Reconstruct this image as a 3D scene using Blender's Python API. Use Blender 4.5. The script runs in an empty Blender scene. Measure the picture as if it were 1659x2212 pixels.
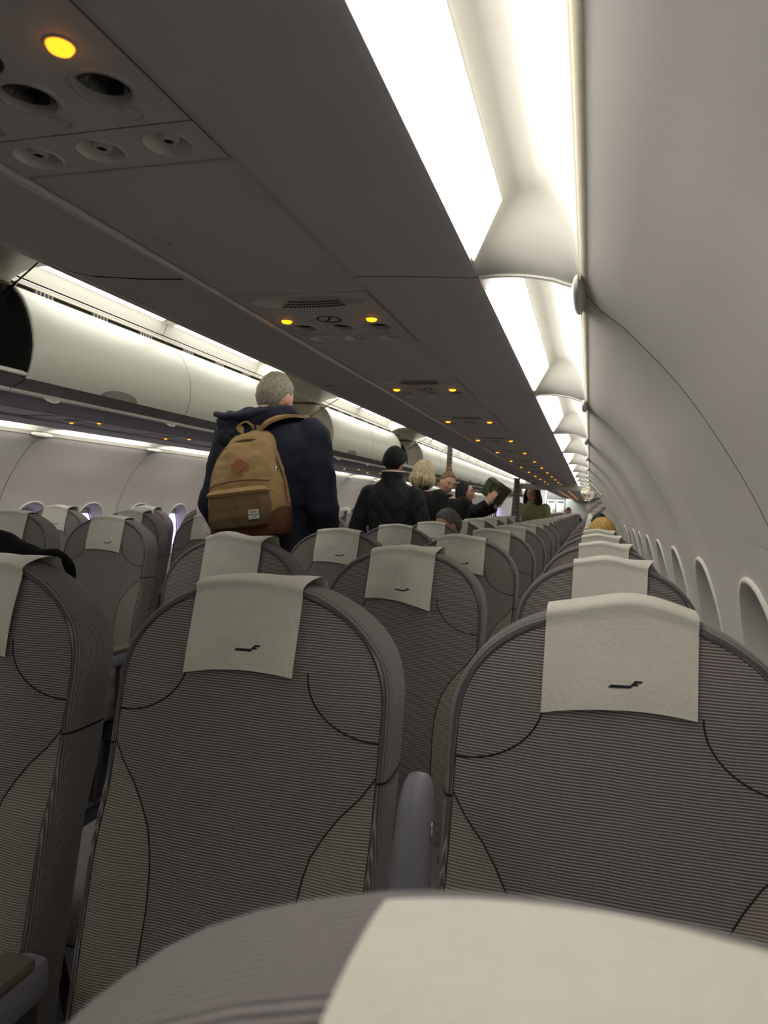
import bpy, bmesh, math, random
from mathutils import Vector, Matrix, noise
from math import sin, cos, pi, radians, exp, sqrt, atan2, tan
random.seed(4)
S = bpy.context.scene
C = S.collection

# ------------------------------------------------------------------ camera, world, exposure
W_PX, H_PX, F_PX = 1659, 2212, 1549.9
cam_d = bpy.data.cameras.new('camera'); cam = bpy.data.objects.new('camera', cam_d); C.objects.link(cam)
cam_d.sensor_fit = 'HORIZONTAL'; cam_d.sensor_width = 36.0
cam_d.lens = F_PX / W_PX * 36.0
cam_d.clip_start = 0.01; cam_d.clip_end = 200
cam_r = Vector((0.96010779, 0.27600725, 0.04486675))
cam_u = Vector((-0.04738538, 0.00245957, 0.99887365))
cam_w = Vector((-0.27558602, 0.96115241, -0.01544016))
M3 = Matrix((cam_r, cam_u, -cam_w)).transposed()
cam.matrix_world = Matrix.Translation((1.49, 0.0, 1.27)) @ M3.to_4x4()
cam_d.dof.use_dof = True; cam_d.dof.focus_distance = 1.5; cam_d.dof.aperture_fstop = 12.0
S.camera = cam
S.view_settings.view_transform = 'Standard'; S.view_settings.look = 'None'
S.view_settings.gamma = 1.0; S.view_settings.use_curve_mapping = False
S.view_settings.exposure = 1.05
wd = bpy.data.worlds.new('world'); S.world = wd; wd.use_nodes = True
bg = wd.node_tree.nodes['Background']; bg.inputs[0].default_value = (0.56, 0.53, 1.0, 1); bg.inputs[1].default_value = 1.5
COVE_E, AISLE_E = 4.3, 1.5          # strength of the cabin's cove and aisle lights

# ------------------------------------------------------------------ materials
def srgb(r, g, b):
    f = lambda c: (c/255/12.92) if c/255 <= .04045 else ((c/255+.055)/1.055)**2.4
    return (f(r), f(g), f(b), 1)
class N:
    def __init__(s, name):
        s.m = bpy.data.materials.new(name); s.m.use_nodes = True; s.t = s.m.node_tree
        s.b = s.t.nodes['Principled BSDF']
    def n(s, typ, **kw):
        x = s.t.nodes.new(typ)
        for k, v in kw.items(): setattr(x, k, v)
        return x
    def l(s, a, b): s.t.links.new(a, b)
    def math(s, op, a, b=None):
        x = s.n('ShaderNodeMath', operation=op)
        for i, v in enumerate((a, b)):
            if v is None: continue
            if hasattr(v, 'links'): s.l(v, x.inputs[i])
            else: x.inputs[i].default_value = v
        return x.outputs[0]
def mat(name, col, rough=.6, metal=0, spec=.5, noise_s=None, noise_amt=.12, bump=0, bump_s=200, sheen=0, emit=None, emit_s=0, trans=0, coat=0):
    k = N(name); b = k.b
    b.inputs['Base Color'].default_value = col; b.inputs['Roughness'].default_value = rough
    b.inputs['Metallic'].default_value = metal; b.inputs['Specular IOR Level'].default_value = spec
    if coat: b.inputs['Coat Weight'].default_value = coat
    if sheen: b.inputs['Sheen Weight'].default_value = sheen
    if trans: b.inputs['Transmission Weight'].default_value = trans
    if emit: b.inputs['Emission Color'].default_value = emit; b.inputs['Emission Strength'].default_value = emit_s
    if noise_s or bump:
        tc = k.n('ShaderNodeTexCoord'); nz = k.n('ShaderNodeTexNoise'); nz.inputs['Detail'].default_value = 4
        k.l(tc.outputs['Object'], nz.inputs['Vector'])
        nz.inputs['Scale'].default_value = noise_s or bump_s
        if noise_s:
            mx = k.n('ShaderNodeMix', data_type='RGBA'); k.l(nz.outputs['Fac'], mx.inputs['Factor'])
            mx.inputs['A'].default_value = tuple(c*(1-noise_amt) for c in col[:3])+(1,)
            mx.inputs['B'].default_value = tuple(min(1, c*(1+noise_amt)) for c in col[:3])+(1,)
            k.l(mx.outputs['Result'], b.inputs['Base Color'])
        if bump:
            nb = nz
            if noise_s:
                nb = k.n('ShaderNodeTexNoise'); nb.inputs['Scale'].default_value = bump_s; k.l(tc.outputs['Object'], nb.inputs['Vector'])
            bp = k.n('ShaderNodeBump'); bp.inputs['Strength'].default_value = bump; bp.inputs['Distance'].default_value = .002
            k.l(nb.outputs['Fac'], bp.inputs['Height']); k.l(bp.outputs[0], b.inputs['Normal'])
    return k.m
def fabric(name, dark, light, period, axis):
    """ribbed seat cloth: pale thin cords on a darker ground; axis 'z' = horizontal ribs, 'y' = ribs that follow the outline"""
    k = N(name); b = k.b
    tc = k.n('ShaderNodeTexCoord'); sx = k.n('ShaderNodeSeparateXYZ'); k.l(tc.outputs['Object'], sx.inputs[0])
    nw = k.n('ShaderNodeTexNoise'); nw.inputs['Scale'].default_value = 9; k.l(tc.outputs['Object'], nw.inputs['Vector'])
    if axis == 'z': v = sx.outputs[2]
    elif axis == 'd': v = k.math('ADD', sx.outputs[1], sx.outputs[2])
    else: v = k.math('SUBTRACT', sx.outputs[1], k.math('MULTIPLY', sx.outputs[2], .176))
    v = k.math('ADD', v, k.math('MULTIPLY', nw.outputs['Fac'], .006))
    w = k.math('SINE', k.math('MULTIPLY', v, 2*pi/period))
    w = k.math('MULTIPLY', k.math('ADD', w, 1), .5)
    p = k.math('POWER', w, 2.4)
    nf = k.n('ShaderNodeTexNoise'); nf.inputs['Scale'].default_value = 700; k.l(tc.outputs['Object'], nf.inputs['Vector'])
    p2 = k.math('MULTIPLY', p, k.math('ADD', k.math('MULTIPLY', nf.outputs['Fac'], 1.0), .45))
    mx = k.n('ShaderNodeMix', data_type='RGBA'); k.l(p2, mx.inputs['Factor'])
    mx.inputs['A'].default_value = dark; mx.inputs['B'].default_value = light
    k.l(mx.outputs['Result'], b.inputs['Base Color'])
    bp = k.n('ShaderNodeBump'); bp.inputs['Strength'].default_value = .55; bp.inputs['Distance'].default_value = .0012
    k.l(w, bp.inputs['Height']); k.l(bp.outputs[0], b.inputs['Normal'])
    b.inputs['Roughness'].default_value = .9; b.inputs['Specular IOR Level'].default_value = .15; b.inputs['Sheen Weight'].default_value = .25
    b.inputs['Sheen Roughness'].default_value = .5
    return k.m
def diffuser(name, col, strength, lines):
    k = N(name); b = k.b
    b.inputs['Base Color'].default_value = (.8, .8, .76, 1); b.inputs['Roughness'].default_value = .4
    tc = k.n('ShaderNodeTexCoord'); sx = k.n('ShaderNodeSeparateXYZ'); k.l(tc.outputs['Object'], sx.inputs[0])
    w = k.math('SINE', k.math('MULTIPLY', sx.outputs[lines[0]], 2*pi/lines[1]))
    f = k.math('ADD', k.math('MULTIPLY', w, .06), .97)
    em = k.math('MULTIPLY', f, strength)
    b.inputs['Emission Color'].default_value = col; k.l(em, b.inputs['Emission Strength'])
    return k.m
M = {}
M['seat'] = fabric('seat_cloth', srgb(100, 94, 95), srgb(190, 182, 178), .0036, 'z')
M['cushion'] = fabric('cushion_cloth', srgb(94, 88, 90), srgb(178, 170, 168), .0036, 'd')
M['bolster'] = fabric('bolster_cloth', srgb(124, 117, 111), srgb(196, 188, 176), .0036, 'z')
M['border'] = fabric('border_cloth', srgb(98, 92, 95), srgb(168, 161, 160), .0034, 'y')
M['seam'] = mat('seam_thread', srgb(38, 35, 35), .9)
M['cover'] = mat('cover_cloth', srgb(222, 220, 210), .95, spec=.1, noise_s=60, noise_amt=.05, bump=.55, bump_s=170, sheen=.2)
M['logo'] = mat('logo_ink', srgb(14, 12, 34), .7)
M['grey_plastic'] = mat('armrest_plastic', srgb(136, 134, 146), .45, bump=.05, bump_s=900)
M['pad'] = mat('armrest_pad', srgb(110, 107, 92), .6, bump=.1, bump_s=700)
M['metal'] = mat('bright_metal', srgb(190, 188, 184), .25, metal=1)
M['frame'] = mat('seat_frame_metal', srgb(92, 92, 98), .4, metal=.6)
M['wall'] = mat('wall_panel', srgb(226, 222, 217), .6, spec=.35, noise_s=420, noise_amt=.05, bump=.12, bump_s=900)
M['dado'] = mat('dado_panel', srgb(120, 118, 118), .7)
M['cove'] = mat('cove_white', srgb(222, 221, 215), .5, spec=.3)
M['trim'] = mat('trim_white', srgb(226, 224, 216), .3)
M['dark'] = mat('dark_panel', srgb(214, 211, 219), .62, spec=.35, noise_s=300, noise_amt=.07, bump=.12, bump_s=700)
M['psu'] = mat('service_panel', srgb(218, 213, 214), .55, spec=.4, noise_s=300, noise_amt=.06, bump=.1, bump_s=800)
M['black'] = mat('black_gap', srgb(9, 9, 9), .8)
M['rail'] = mat('rail_grey', srgb(205, 201, 203), .4)
M['glass_dark'] = mat('dark_lens', srgb(24, 24, 26), .12, coat=.6)
M['bezel'] = mat('bezel_grey', srgb(196, 192, 190), .4)
M['gasper'] = mat('vent_grey', srgb(226, 223, 218), .45)
M['amber'] = mat('amber_lens', srgb(255, 170, 20), .3, emit=(1.0, .33, .012, 1), emit_s=1.3)
M['ink'] = mat('sign_ink', srgb(26, 24, 26), .6)
M['bin'] = mat('bin_door_white', srgb(226, 226, 212), .38, spec=.45)
M['bin_in'] = mat('bin_lining', srgb(226, 219, 204), .7)
M['latch'] = mat('latch_grey', srgb(172, 163, 150), .45)
M['bin_shaded'] = mat('shaded_bin_lining', srgb(34, 34, 33), .7)  # bin lining with the nearest open bin's inner shade put into the colour
M['bin_dark'] = mat('bin_lip_dark', srgb(168, 164, 176), .6)
M['silver'] = mat('light_strip', srgb(236, 234, 226), .35)
M['ceil'] = mat('ceiling_white', srgb(236, 234, 226), .6)
M['carpet'] = mat('carpet', srgb(48, 46, 50), .95, noise_s=90, noise_amt=.3)
M['cove_light'] = diffuser('cove_diffuser', (1.0, .955, .87, 1), COVE_E, (1, .0052))
M['aisle_light'] = diffuser('aisle_diffuser', (1.0, .985, .93, 1), AISLE_E, (1, .02))
M['pane'] = mat('window_pane', (1, 1, 1, 1), .03, trans=1.0)
M['shade'] = mat('window_shade', srgb(190, 188, 190), .6)
M['jacket_navy'] = mat('navy_cloth', srgb(26, 29, 48), .85, noise_s=8, noise_amt=.2, bump=.3, bump_s=500)
M['jacket_black'] = mat('black_cloth', srgb(20, 20, 22), .85, noise_s=8, noise_amt=.2, bump=.3, bump_s=500)
M['trousers'] = mat('dark_trousers', srgb(18, 18, 22), .9, bump=.3, bump_s=400)
M['shoe'] = mat('dark_shoe', srgb(16, 15, 15), .5)
M['skin'] = mat('skin', srgb(218, 168, 144), .5, spec=.35, noise_s=30, noise_amt=.06)
M['skin2'] = mat('skin_tan', srgb(196, 142, 112), .5, spec=.35, noise_s=30, noise_amt=.06)
M['lips'] = mat('lips', srgb(150, 70, 66), .5)
M['eye'] = mat('eye_dark', srgb(24, 18, 16), .25)
M['tan'] = mat('tan_canvas', srgb(166, 136, 92), .9, noise_s=14, noise_amt=.14, bump=.4, bump_s=700)
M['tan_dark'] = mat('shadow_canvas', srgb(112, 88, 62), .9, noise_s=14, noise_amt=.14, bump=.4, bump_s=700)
M['leather'] = mat('brown_leather', srgb(110, 66, 40), .5, noise_s=40, noise_amt=.2, bump=.3, bump_s=300)
M['leather_tan'] = mat('tan_leather', srgb(150, 92, 54), .5)
M['white_label'] = mat('white_label', srgb(205, 205, 198), .7)
M['sweater'] = mat('green_knit', srgb(140, 144, 104), .95, noise_s=60, noise_amt=.15, bump=.8, bump_s=160, sheen=.3)
M['bag_green'] = mat('green_canvas', srgb(86, 94, 64), .85, noise_s=20, noise_amt=.2, bump=.3, bump_s=500)
M['scarf'] = mat('brown_scarf', srgb(76, 50, 46), .95, noise_s=40, noise_amt=.3, bump=.5, bump_s=200)
M['beanie'] = mat('black_knit', srgb(24, 25, 26), .95, bump=.9, bump_s=260)
def hairmat(name, a, b_, sc=(60, 60, 12)):
    k = N(name); tc = k.n('ShaderNodeTexCoord'); mp = k.n('ShaderNodeMapping'); mp.inputs['Scale'].default_value = sc
    nz = k.n('ShaderNodeTexNoise'); nz.inputs['Scale'].default_value = 4; nz.inputs['Detail'].default_value = 5
    k.l(tc.outputs['Object'], mp.inputs[0]); k.l(mp.outputs[0], nz.inputs['Vector'])
    cr = k.n('ShaderNodeValToRGB'); cr.color_ramp.elements[0].position = .35; cr.color_ramp.elements[1].position = .65
    cr.color_ramp.elements[0].color = a; cr.color_ramp.elements[1].color = b_
    k.l(nz.outputs['Fac'], cr.inputs[0]); k.l(cr.outputs[0], k.b.inputs['Base Color'])
    bp = k.n('ShaderNodeBump'); bp.inputs['Strength'].default_value = .8; bp.inputs['Distance'].default_value = .004
    k.l(nz.outputs['Fac'], bp.inputs['Height']); k.l(bp.outputs[0], k.b.inputs['Normal'])
    k.b.inputs['Roughness'].default_value = .6
    return k.m
M['hair_grey'] = hairmat('grey_hair', srgb(104, 96, 82), srgb(176, 168, 150), (50, 50, 40))
M['hair_blond'] = hairmat('blond_hair', srgb(168, 140, 96), srgb(244, 228, 192))
M['hair_yellow'] = hairmat('yellow_blond_hair', srgb(168, 128, 52), srgb(238, 206, 128), (20, 20, 160))
M['hair_brown'] = hairmat('light_brown_hair', srgb(84, 60, 38), srgb(160, 128, 88))
M['hair_black'] = hairmat('black_hair', srgb(12, 10, 10), srgb(34, 27, 25))
M['hair_salt'] = hairmat('salt_pepper_hair', srgb(40, 38, 36), srgb(130, 126, 120))
def quilt():
    k = N('quilted_cloth'); b = k.b; b.inputs['Base Color'].default_value = srgb(22, 23, 27); b.inputs['Roughness'].default_value = .8
    tc = k.n('ShaderNodeTexCoord'); sx = k.n('ShaderNodeSeparateXYZ'); k.l(tc.outputs['Object'], sx.inputs[0])
    zz = k.math('MULTIPLY', sx.outputs[2], .8)
    a = k.math('ABSOLUTE', k.math('SINE', k.math('MULTIPLY', k.math('ADD', sx.outputs[0], zz), 26)))
    c = k.math('ABSOLUTE', k.math('SINE', k.math('MULTIPLY', k.math('SUBTRACT', sx.outputs[0], zz), 26)))
    h = k.math('POWER', k.math('MULTIPLY', a, c), .35)
    bp = k.n('ShaderNodeBump'); bp.inputs['Strength'].default_value = 1; bp.inputs['Distance'].default_value = .009
    k.l(h, bp.inputs['Height']); k.l(bp.outputs[0], b.inputs['Normal'])
    return k.m
M['quilt'] = quilt()
def curtain_mat():
    k = N('curtain_cloth'); b = k.b; b.inputs['Roughness'].default_value = .9
    tc = k.n('ShaderNodeTexCoord'); sx = k.n('ShaderNodeSeparateXYZ'); k.l(tc.outputs['Object'], sx.inputs[0])
    a = k.math('GREATER_THAN', k.math('SINE', k.math('MULTIPLY', sx.outputs[2], 2*pi/.055)), .8)
    c = k.math('GREATER_THAN', k.math('SINE', k.math('MULTIPLY', sx.outputs[0], 2*pi/.03)), .55)
    m = k.math('MULTIPLY', a, k.math('ADD', k.math('MULTIPLY', c, .6), .4))
    mx = k.n('ShaderNodeMix', data_type='RGBA'); k.l(m, mx.inputs['Factor'])
    mx.inputs['A'].default_value = srgb(186, 180, 173); mx.inputs['B'].default_value = srgb(240, 236, 228)
    k.l(mx.outputs['Result'], b.inputs['Base Color'])
    return k.m
M['curtain'] = curtain_mat()
M['curtain_pale'] = mat('pale_curtain', srgb(200, 192, 178), .95, noise_s=25, noise_amt=.15)
M['galley'] = mat('galley_grey', srgb(196, 199, 190), .5)
M['galley_dark'] = mat('galley_dark', srgb(70, 72, 70), .5)
M['galley_light'] = mat('galley_light', srgb(240, 240, 235), .5, emit=(1, .99, .95, 1), emit_s=9)
M['cart'] = mat('cart_metal', srgb(186, 190, 194), .4)
def fin_mat():
    k = N('translucent_lip'); tb = k.n('ShaderNodeBsdfTranslucent'); tb.inputs[0].default_value = (.9, .88, .8, 1)
    mx = k.n('ShaderNodeMixShader'); mx.inputs[0].default_value = .8; k.b.inputs['Base Color'].default_value = (.85, .84, .8, 1)
    k.l(k.b.outputs[0], mx.inputs[1]); k.l(tb.outputs[0], mx.inputs[2]); k.l(mx.outputs[0], k.t.nodes['Material Output'].inputs[0])
    return k.m
M['fin'] = fin_mat()
M['stain'] = mat('brown_stain', srgb(176, 128, 60), .8)
M['navy_bag'] = mat('black_nylon', srgb(7, 7, 9), .85, spec=.12, bump=.3, bump_s=300)

# ------------------------------------------------------------------ mesh helpers
class MB:
    def __init__(s): s.v = []; s.f = []
    def add(s, vs, fs):
        o = len(s.v); s.v += [tuple(v) for v in vs]; s.f += [tuple(i+o for i in f) for f in fs]; return s
    def grid(s, fn, nu, nv, cu=False, cv=False, flip=False):
        U = nu if cu else nu+1; V = nv if cv else nv+1
        vs = [fn(i/nu, j/nv) for j in range(V) for i in range(U)]
        fs = []
        for j in range(nv):
            for i in range(nu):
                a = j*U+i; b = j*U+(i+1) % U; c = ((j+1) % V)*U+(i+1) % U; d = ((j+1) % V)*U+i
                fs.append((a, d, c, b) if flip else (a, b, c, d))
        return s.add(vs, fs)
    def loft(s, rings, caps=True):
        n = len(rings[0]); vs = [p for r in rings for p in r]; fs = []
        for j in range(len(rings)-1):
            for i in range(n):
                fs.append((j*n+i, j*n+(i+1) % n, (j+1)*n+(i+1) % n, (j+1)*n+i))
        if caps:
            fs.append(tuple(range(n-1, -1, -1))); fs.append(tuple((len(rings)-1)*n+i for i in range(n)))
        return s.add(vs, fs)
    def box(s, x0, x1, y0, y1, z0, z1):
        return s.add([(x0, y0, z0), (x1, y0, z0), (x1, y1, z0), (x0, y1, z0), (x0, y0, z1), (x1, y0, z1), (x1, y1, z1), (x0, y1, z1)],
                     [(0, 3, 2, 1), (4, 5, 6, 7), (0, 1, 5, 4), (1, 2, 6, 5), (2, 3, 7, 6), (3, 0, 4, 7)])
    def rbox(s, x0, x1, y0, y1, z0, z1, r=.01, seg=2):
        bm = bmesh.new(); bmesh.ops.create_cube(bm, size=1)
        for v in bm.verts: v.co = ((x0+x1)/2+v.co.x*(x1-x0), (y0+y1)/2+v.co.y*(y1-y0), (z0+z1)/2+v.co.z*(z1-z0))
        bmesh.ops.bevel(bm, geom=list(bm.edges), offset=r, segments=seg, affect='EDGES', profile=.5)
        bm.verts.index_update()
        s.add([v.co[:] for v in bm.verts], [[v.index for v in f.verts] for f in bm.faces]); bm.free(); return s
    def tube(s, pts, rad, n=8, flat=1.0, up=None):
        pts = [Vector(p) for p in pts]; R = rad if hasattr(rad, '__len__') else [rad]*len(pts)
        rings = []; a = None
        for i, p in enumerate(pts):
            t = (pts[min(i+1, len(pts)-1)]-pts[max(i-1, 0)]).normalized()
            if a is None:
                a = Vector(up) if up else (Vector((0, 0, 1)) if abs(t.z) < .9 else Vector((0, 1, 0)))
            a = (a-t*a.dot(t)).normalized(); b = t.cross(a)
            rings.append([p+a*cos(2*pi*k/n)*R[i]*flat+b*sin(2*pi*k/n)*R[i] for k in range(n)])
        return s.loft(rings)
    def prism(s, poly, z0, z1, fn=None):
        n = len(poly); fn = fn or (lambda x, y, z: (x, y, z))
        vs = [fn(x, y, z0) for x, y in poly]+[fn(x, y, z1) for x, y in poly]
        fs = [tuple(range(n-1, -1, -1)), tuple(range(n, 2*n))]+[(i, (i+1) % n, n+(i+1) % n, n+i) for i in range(n)]
        return s.add(vs, fs)
    def ball(s, c, r, nu=16, nv=10, rot=None):
        rx, ry, rz = r if hasattr(r, '__len__') else (r, r, r); c = Vector(c)
        def fn(u, v):
            p = Vector((rx*cos(2*pi*u)*sin(pi*v), ry*sin(2*pi*u)*sin(pi*v), -rz*cos(pi*v)))
            if rot: p = rot @ p
            return c+p
        vs = [fn(0, 0)]; 
        for j in range(1, nv):
            for i in range(nu): vs.append(fn(i/nu, j/nv))
        vs.append(fn(0, 1)); fs = []
        for i in range(nu): fs.append((0, 1+(i+1) % nu, 1+i)); e = len(vs)-1; b = 1+(nv-2)*nu; fs.append((e, b+i, b+(i+1) % nu))
        for j in range(nv-2):
            for i in range(nu):
                a = 1+j*nu; b = a+nu; fs.append((a+i, a+(i+1) % nu, b+(i+1) % nu, b+i))
        return s.add(vs, fs)
    def disc(s, c, r, n=24, axis='z'):
        cx, cy, cz = c
        return s.add([(cx+r*cos(2*pi*i/n), cy+r*sin(2*pi*i/n), cz) for i in range(n)], [tuple(range(n))])
    def lathe(s, c, prof, n=24):
        """prof: list of (radius, z) turned about a vertical axis through c"""
        cx, cy, cz = c
        return s.add([(cx+r*cos(2*pi*i/n), cy+r*sin(2*pi*i/n), cz+z) for r, z in prof for i in range(n)],
                     [(j*n+i, j*n+(i+1) % n, (j+1)*n+(i+1) % n, (j+1)*n+i) for j in range(len(prof)-1) for i in range(n)])
    def mesh(s, name, m, smooth=True, angle=40):
        me = bpy.data.meshes.new(name); me.from_pydata(s.v, [], s.f); me.update()
        if m: me.materials.append(m)
        if smooth:
            me.polygons.foreach_set('use_smooth', [True]*len(me.polygons))
            if angle: me.set_sharp_from_angle(angle=radians(angle))
        return me
    def build(s, name, m, parent=None, smooth=True, angle=40, loc=None, normals=True):
        me = s.mesh(name, m, smooth, angle)
        if normals:
            bm = bmesh.new(); bm.from_mesh(me); bmesh.ops.recalc_face_normals(bm, faces=bm.faces); bm.to_mesh(me); bm.free()
        return link(name, me, parent, loc)
def link(name, me, parent=None, loc=None):
    o = bpy.data.objects.new(name, me); C.objects.link(o)
    if parent: o.parent = parent
    if loc: o.location = loc
    return o
def empty(name, loc=(0, 0, 0), rz=0, parent=None):
    o = bpy.data.objects.new(name, None); C.objects.link(o); o.location = loc; o.rotation_euler = (0, 0, rz); o.empty_display_size = .1
    if parent: o.parent = parent
    return o
def tag(o, label=None, cat=None, group=None, kind=None):
    if label: o['label'] = label
    if cat: o['category'] = cat
    if group: o['group'] = group
    if kind: o['kind'] = kind
    return o
def copy_tree(o, parent=None):
    c = o.copy(); C.objects.link(c)
    if parent: c.parent = parent
    for ch in o.children: copy_tree(ch, c)
    return c
def lerp(a, b, t): return a+(b-a)*t
def interp(tab, x):
    if x <= tab[0][0]: return tab[0][1]
    for (a, b), (c, d) in zip(tab, tab[1:]):
        if x <= c: return b+(d-b)*(x-a)/(c-a)
    return tab[-1][1]
def sstep(a, b, x):
    t = max(0, min(1, (x-a)/(b-a))); return t*t*(3-2*t)
def hole_cell(mb, x0, x1, y0, y1, cx, cy, rx, ry, fn, n=32, rings=2, pw=2.0):
    """rectangle with a (super)elliptic hole, mapped through fn(x, y)"""
    angs = sorted(set([2*pi*i/n for i in range(n)]+[atan2(y-cy, x-cx) % (2*pi) for x in (x0, x1) for y in (y0, y1)]))
    def ell(a):
        c, s_ = cos(a), sin(a); k = (abs(c/rx)**pw+abs(s_/ry)**pw)**(-1/pw); return cx+k*c, cy+k*s_
    def rec(a):
        c, s_ = cos(a), sin(a); k = 1e9
        if c > 1e-9: k = min(k, (x1-cx)/c)
        if c < -1e-9: k = min(k, (x0-cx)/c)
        if s_ > 1e-9: k = min(k, (y1-cy)/s_)
        if s_ < -1e-9: k = min(k, (y0-cy)/s_)
        return cx+k*c, cy+k*s_
    m = len(angs); vs = []
    for r in range(rings+1):
        for a in angs:
            e, q = ell(a), rec(a); t = r/rings; vs.append(fn(lerp(e[0], q[0], t), lerp(e[1], q[1], t)))
    fs = [(r*m+i, r*m+(i+1) % m, (r+1)*m+(i+1) % m, (r+1)*m+i) for r in range(rings) for i in range(m)]
    return mb.add(vs, fs)
ORD = ['front', 'first', 'second', 'third', 'fourth', 'fifth', 'sixth', 'seventh', 'eighth', 'ninth', 'tenth', 'eleventh', 'twelfth', 'thirteenth', 'fourteenth', 'fifteenth', 'sixteenth', 'seventeenth', 'eighteenth', 'nineteenth', 'twentieth', 'twenty-first', 'twenty-second', 'twenty-third', 'twenty-fourth', 'twenty-fifth', 'twenty-sixth', 'twenty-seventh', 'twenty-eighth', 'twenty-ninth', 'thirtieth', 'thirty-first', 'thirty-second']
Y_BACK, Y_FAR = -3.2, 26.0

# ------------------------------------------------------------------ room shell
fl = MB().box(-1.75, 1.75, Y_BACK, Y_FAR+1.2, -.03, 0).build('floor', M['carpet']); tag(fl, kind='structure')
# outer skin behind the panels, so that no light leaks through the joints
def skin_fn(side):
    prof = [(1.80, -.02), (1.86, .4), (1.88, .8), (1.82, 1.2), (1.72, 1.48), (1.60, 1.75), (1.40, 2.12), (.9, 2.32), (.0, 2.38)]
    def fn(u, v):
        i = v*(len(prof)-1); k = min(int(i), len(prof)-2); t = i-k
        return (side*lerp(prof[k][0], prof[k+1][0], t), lerp(Y_BACK, Y_FAR+1.2, u), lerp(prof[k][1], prof[k+1][1], t))
    return fn
WALL = [(0, 1.66), (.35, 1.755), (.55, 1.785), (.75, 1.80), (.9, 1.79), (1.05, 1.768), (1.18, 1.735), (1.254, 1.703), (1.286, 1.687), (1.331, 1.661), (1.389, 1.623), (1.441, 1.585), (1.481, 1.547), (1.515, 1.511), (1.539, 1.479), (1.556, 1.466)]
def wall_d(z):   # smoothed profile of the side wall
    return (interp(WALL, z-.03)+interp(WALL, z)+interp(WALL, z+.03))/3 if z < 1.5 else interp(WALL, z)
ceiling = MB().grid(skin_fn(1), 1, 8).grid(skin_fn(-1), 1, 8, flip=True).build('ceiling', M['black'], smooth=False); tag(ceiling, kind='structure')
# pane holes in the skin are not needed: panes have their own daylight box (see windows)
walls = {}
def sidewall(side, name, y_first, pitch, n, skip=()):
    root = MB().grid(lambda u, v: (side*lerp(1.66, 1.755, v)+side*.004, lerp(Y_BACK, Y_FAR, u), lerp(0, .35, v)), 1, 1).build(name, M['dado'], smooth=False)
    tag(root, kind='structure')
    WZ, ZR = .965, (.70, 1.23)
    for k in range(n):
        y0 = y_first+k*pitch
        if k in skip: continue
        def fn(y, z, y0=y0):
            yy = (y-y0)/pitch
            bulge = .012*exp(-((yy-.5)/.09)**2)*sstep(1.56, 1.30, z) - .004*(1-sstep(0, .02, min(yy, 1-yy)))
            return (side*(wall_d(z)-bulge), y, z)
        mb = MB(); g = .002
        ya, yb = y0+g, y0+pitch-g; ym = (ya+yb)/2
        def strip(z0, z1, nz, mb=mb, fn=fn):
            mb.grid(lambda u, v: fn(lerp(ya, yb, u), lerp(z0, z1, v)), 24, nz)
        strip(.35, ZR[0], 3); strip(ZR[1], 1.556, 14)
        for c0, c1, cy in ((ya, ym, y0+pitch*.25), (ym, yb, y0+pitch*.75)):
            hole_cell(mb, c0, c1, ZR[0], ZR[1], cy, WZ, .150, .205, lambda y, z: fn(y, z), 40, 3, 2.3)
        mb.build('sidewall_panel', M['wall'], root, angle=60)
        MB().grid(lambda u, v: (side*(wall_d(lerp(.35, 1.553, v))+.0085), y0+lerp(-.012, .012, u), lerp(.35, 1.553, v)), 1, 30).build('joint_strip', M['trim'] if side > 0 else M['frame'], root)
        # leaf-shaped clip over the joint
        lf = MB().ball((side*1.462, y0, 1.553), (.009, .085, .013), 12, 10)
        lf.build('joint_clip', M['silver'], root)
    walls[side] = root
    tr = MB().box(*sorted((side*1.4640, side*1.4655)), Y_BACK, Y_FAR, 1.550, 1.570).build('trim_1' if side > 0 else 'trim_2', M['fin'], smooth=False); tag(tr, kind='structure')
    return root
R0, RP = .987-4*1.05, 1.05           # right joints
L0, LP = 3.32-6*1.07, 1.07           # left joints
sidewall(1, 'wall_right', R0, RP, 27, skip=(9,))
sidewall(-1, 'wall_left', L0, LP, 27)
# windows: funnel reveal, rim, pane, shade and a lit box of daylight behind (open to the world)
wcount = [0]
def window(side, yc, shade):
    wcount[0] += 1
    root = empty('window_%d' % wcount[0], (0, yc, 0)); tag(root, kind='structure')
    def P(y, z, depth): return (side*(wall_d(z)*.4+wall_d(.965)*.6 + depth) if depth > .02 else side*(wall_d(z)+depth), y, z)
    def oval(a, rx, ry, pw=2.3):
        c, s_ = cos(a), sin(a); k = (abs(c/rx)**pw+abs(s_/ry)**pw)**(-1/pw); return k*c, .965+k*s_
    prof = [(.156, .211, .002), (.152, .207, -.006), (.145, .200, -.006), (.138, .192, .004), (.126, .180, .020), (.116, .168, .036), (.112, .163, .050)]
    def fn(u, v):
        i = v*(len(prof)-1); k = min(int(i), len(prof)-2); t = i-k
        rx, ry, d = [lerp(prof[k][q], prof[k+1][q], t) for q in range(3)]
        y, z = oval(2*pi*u, rx, ry); return P(y, z, d)
    MB().grid(fn, 40, len(prof)-1, cu=True).build('window_reveal', M['wall'], root, angle=80)
    ring = [oval(2*pi*i/40, .112, .162) for i in range(40)]
    x = wall_d(.965)+.046
    MB().prism([(y, z) for y, z in ring], side*x, side*(x+.004), lambda y, z, d: (d, y, z)).build('window_pane', M['pane'], root, smooth=False)
    if shade > 0:
        zb = 1.127-shade*.324
        sh = MB().rbox(*sorted((side*(x-.012), side*(x-.004))), -.112, .112, zb, 1.13, .003, 1).build('window_shade', M['shade'], root)
        MB().ball((side*(x-.014), 0, zb+.02), (.006, .03, .008), 12, 8).build('shade_handle', M['trim'], sh)
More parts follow.
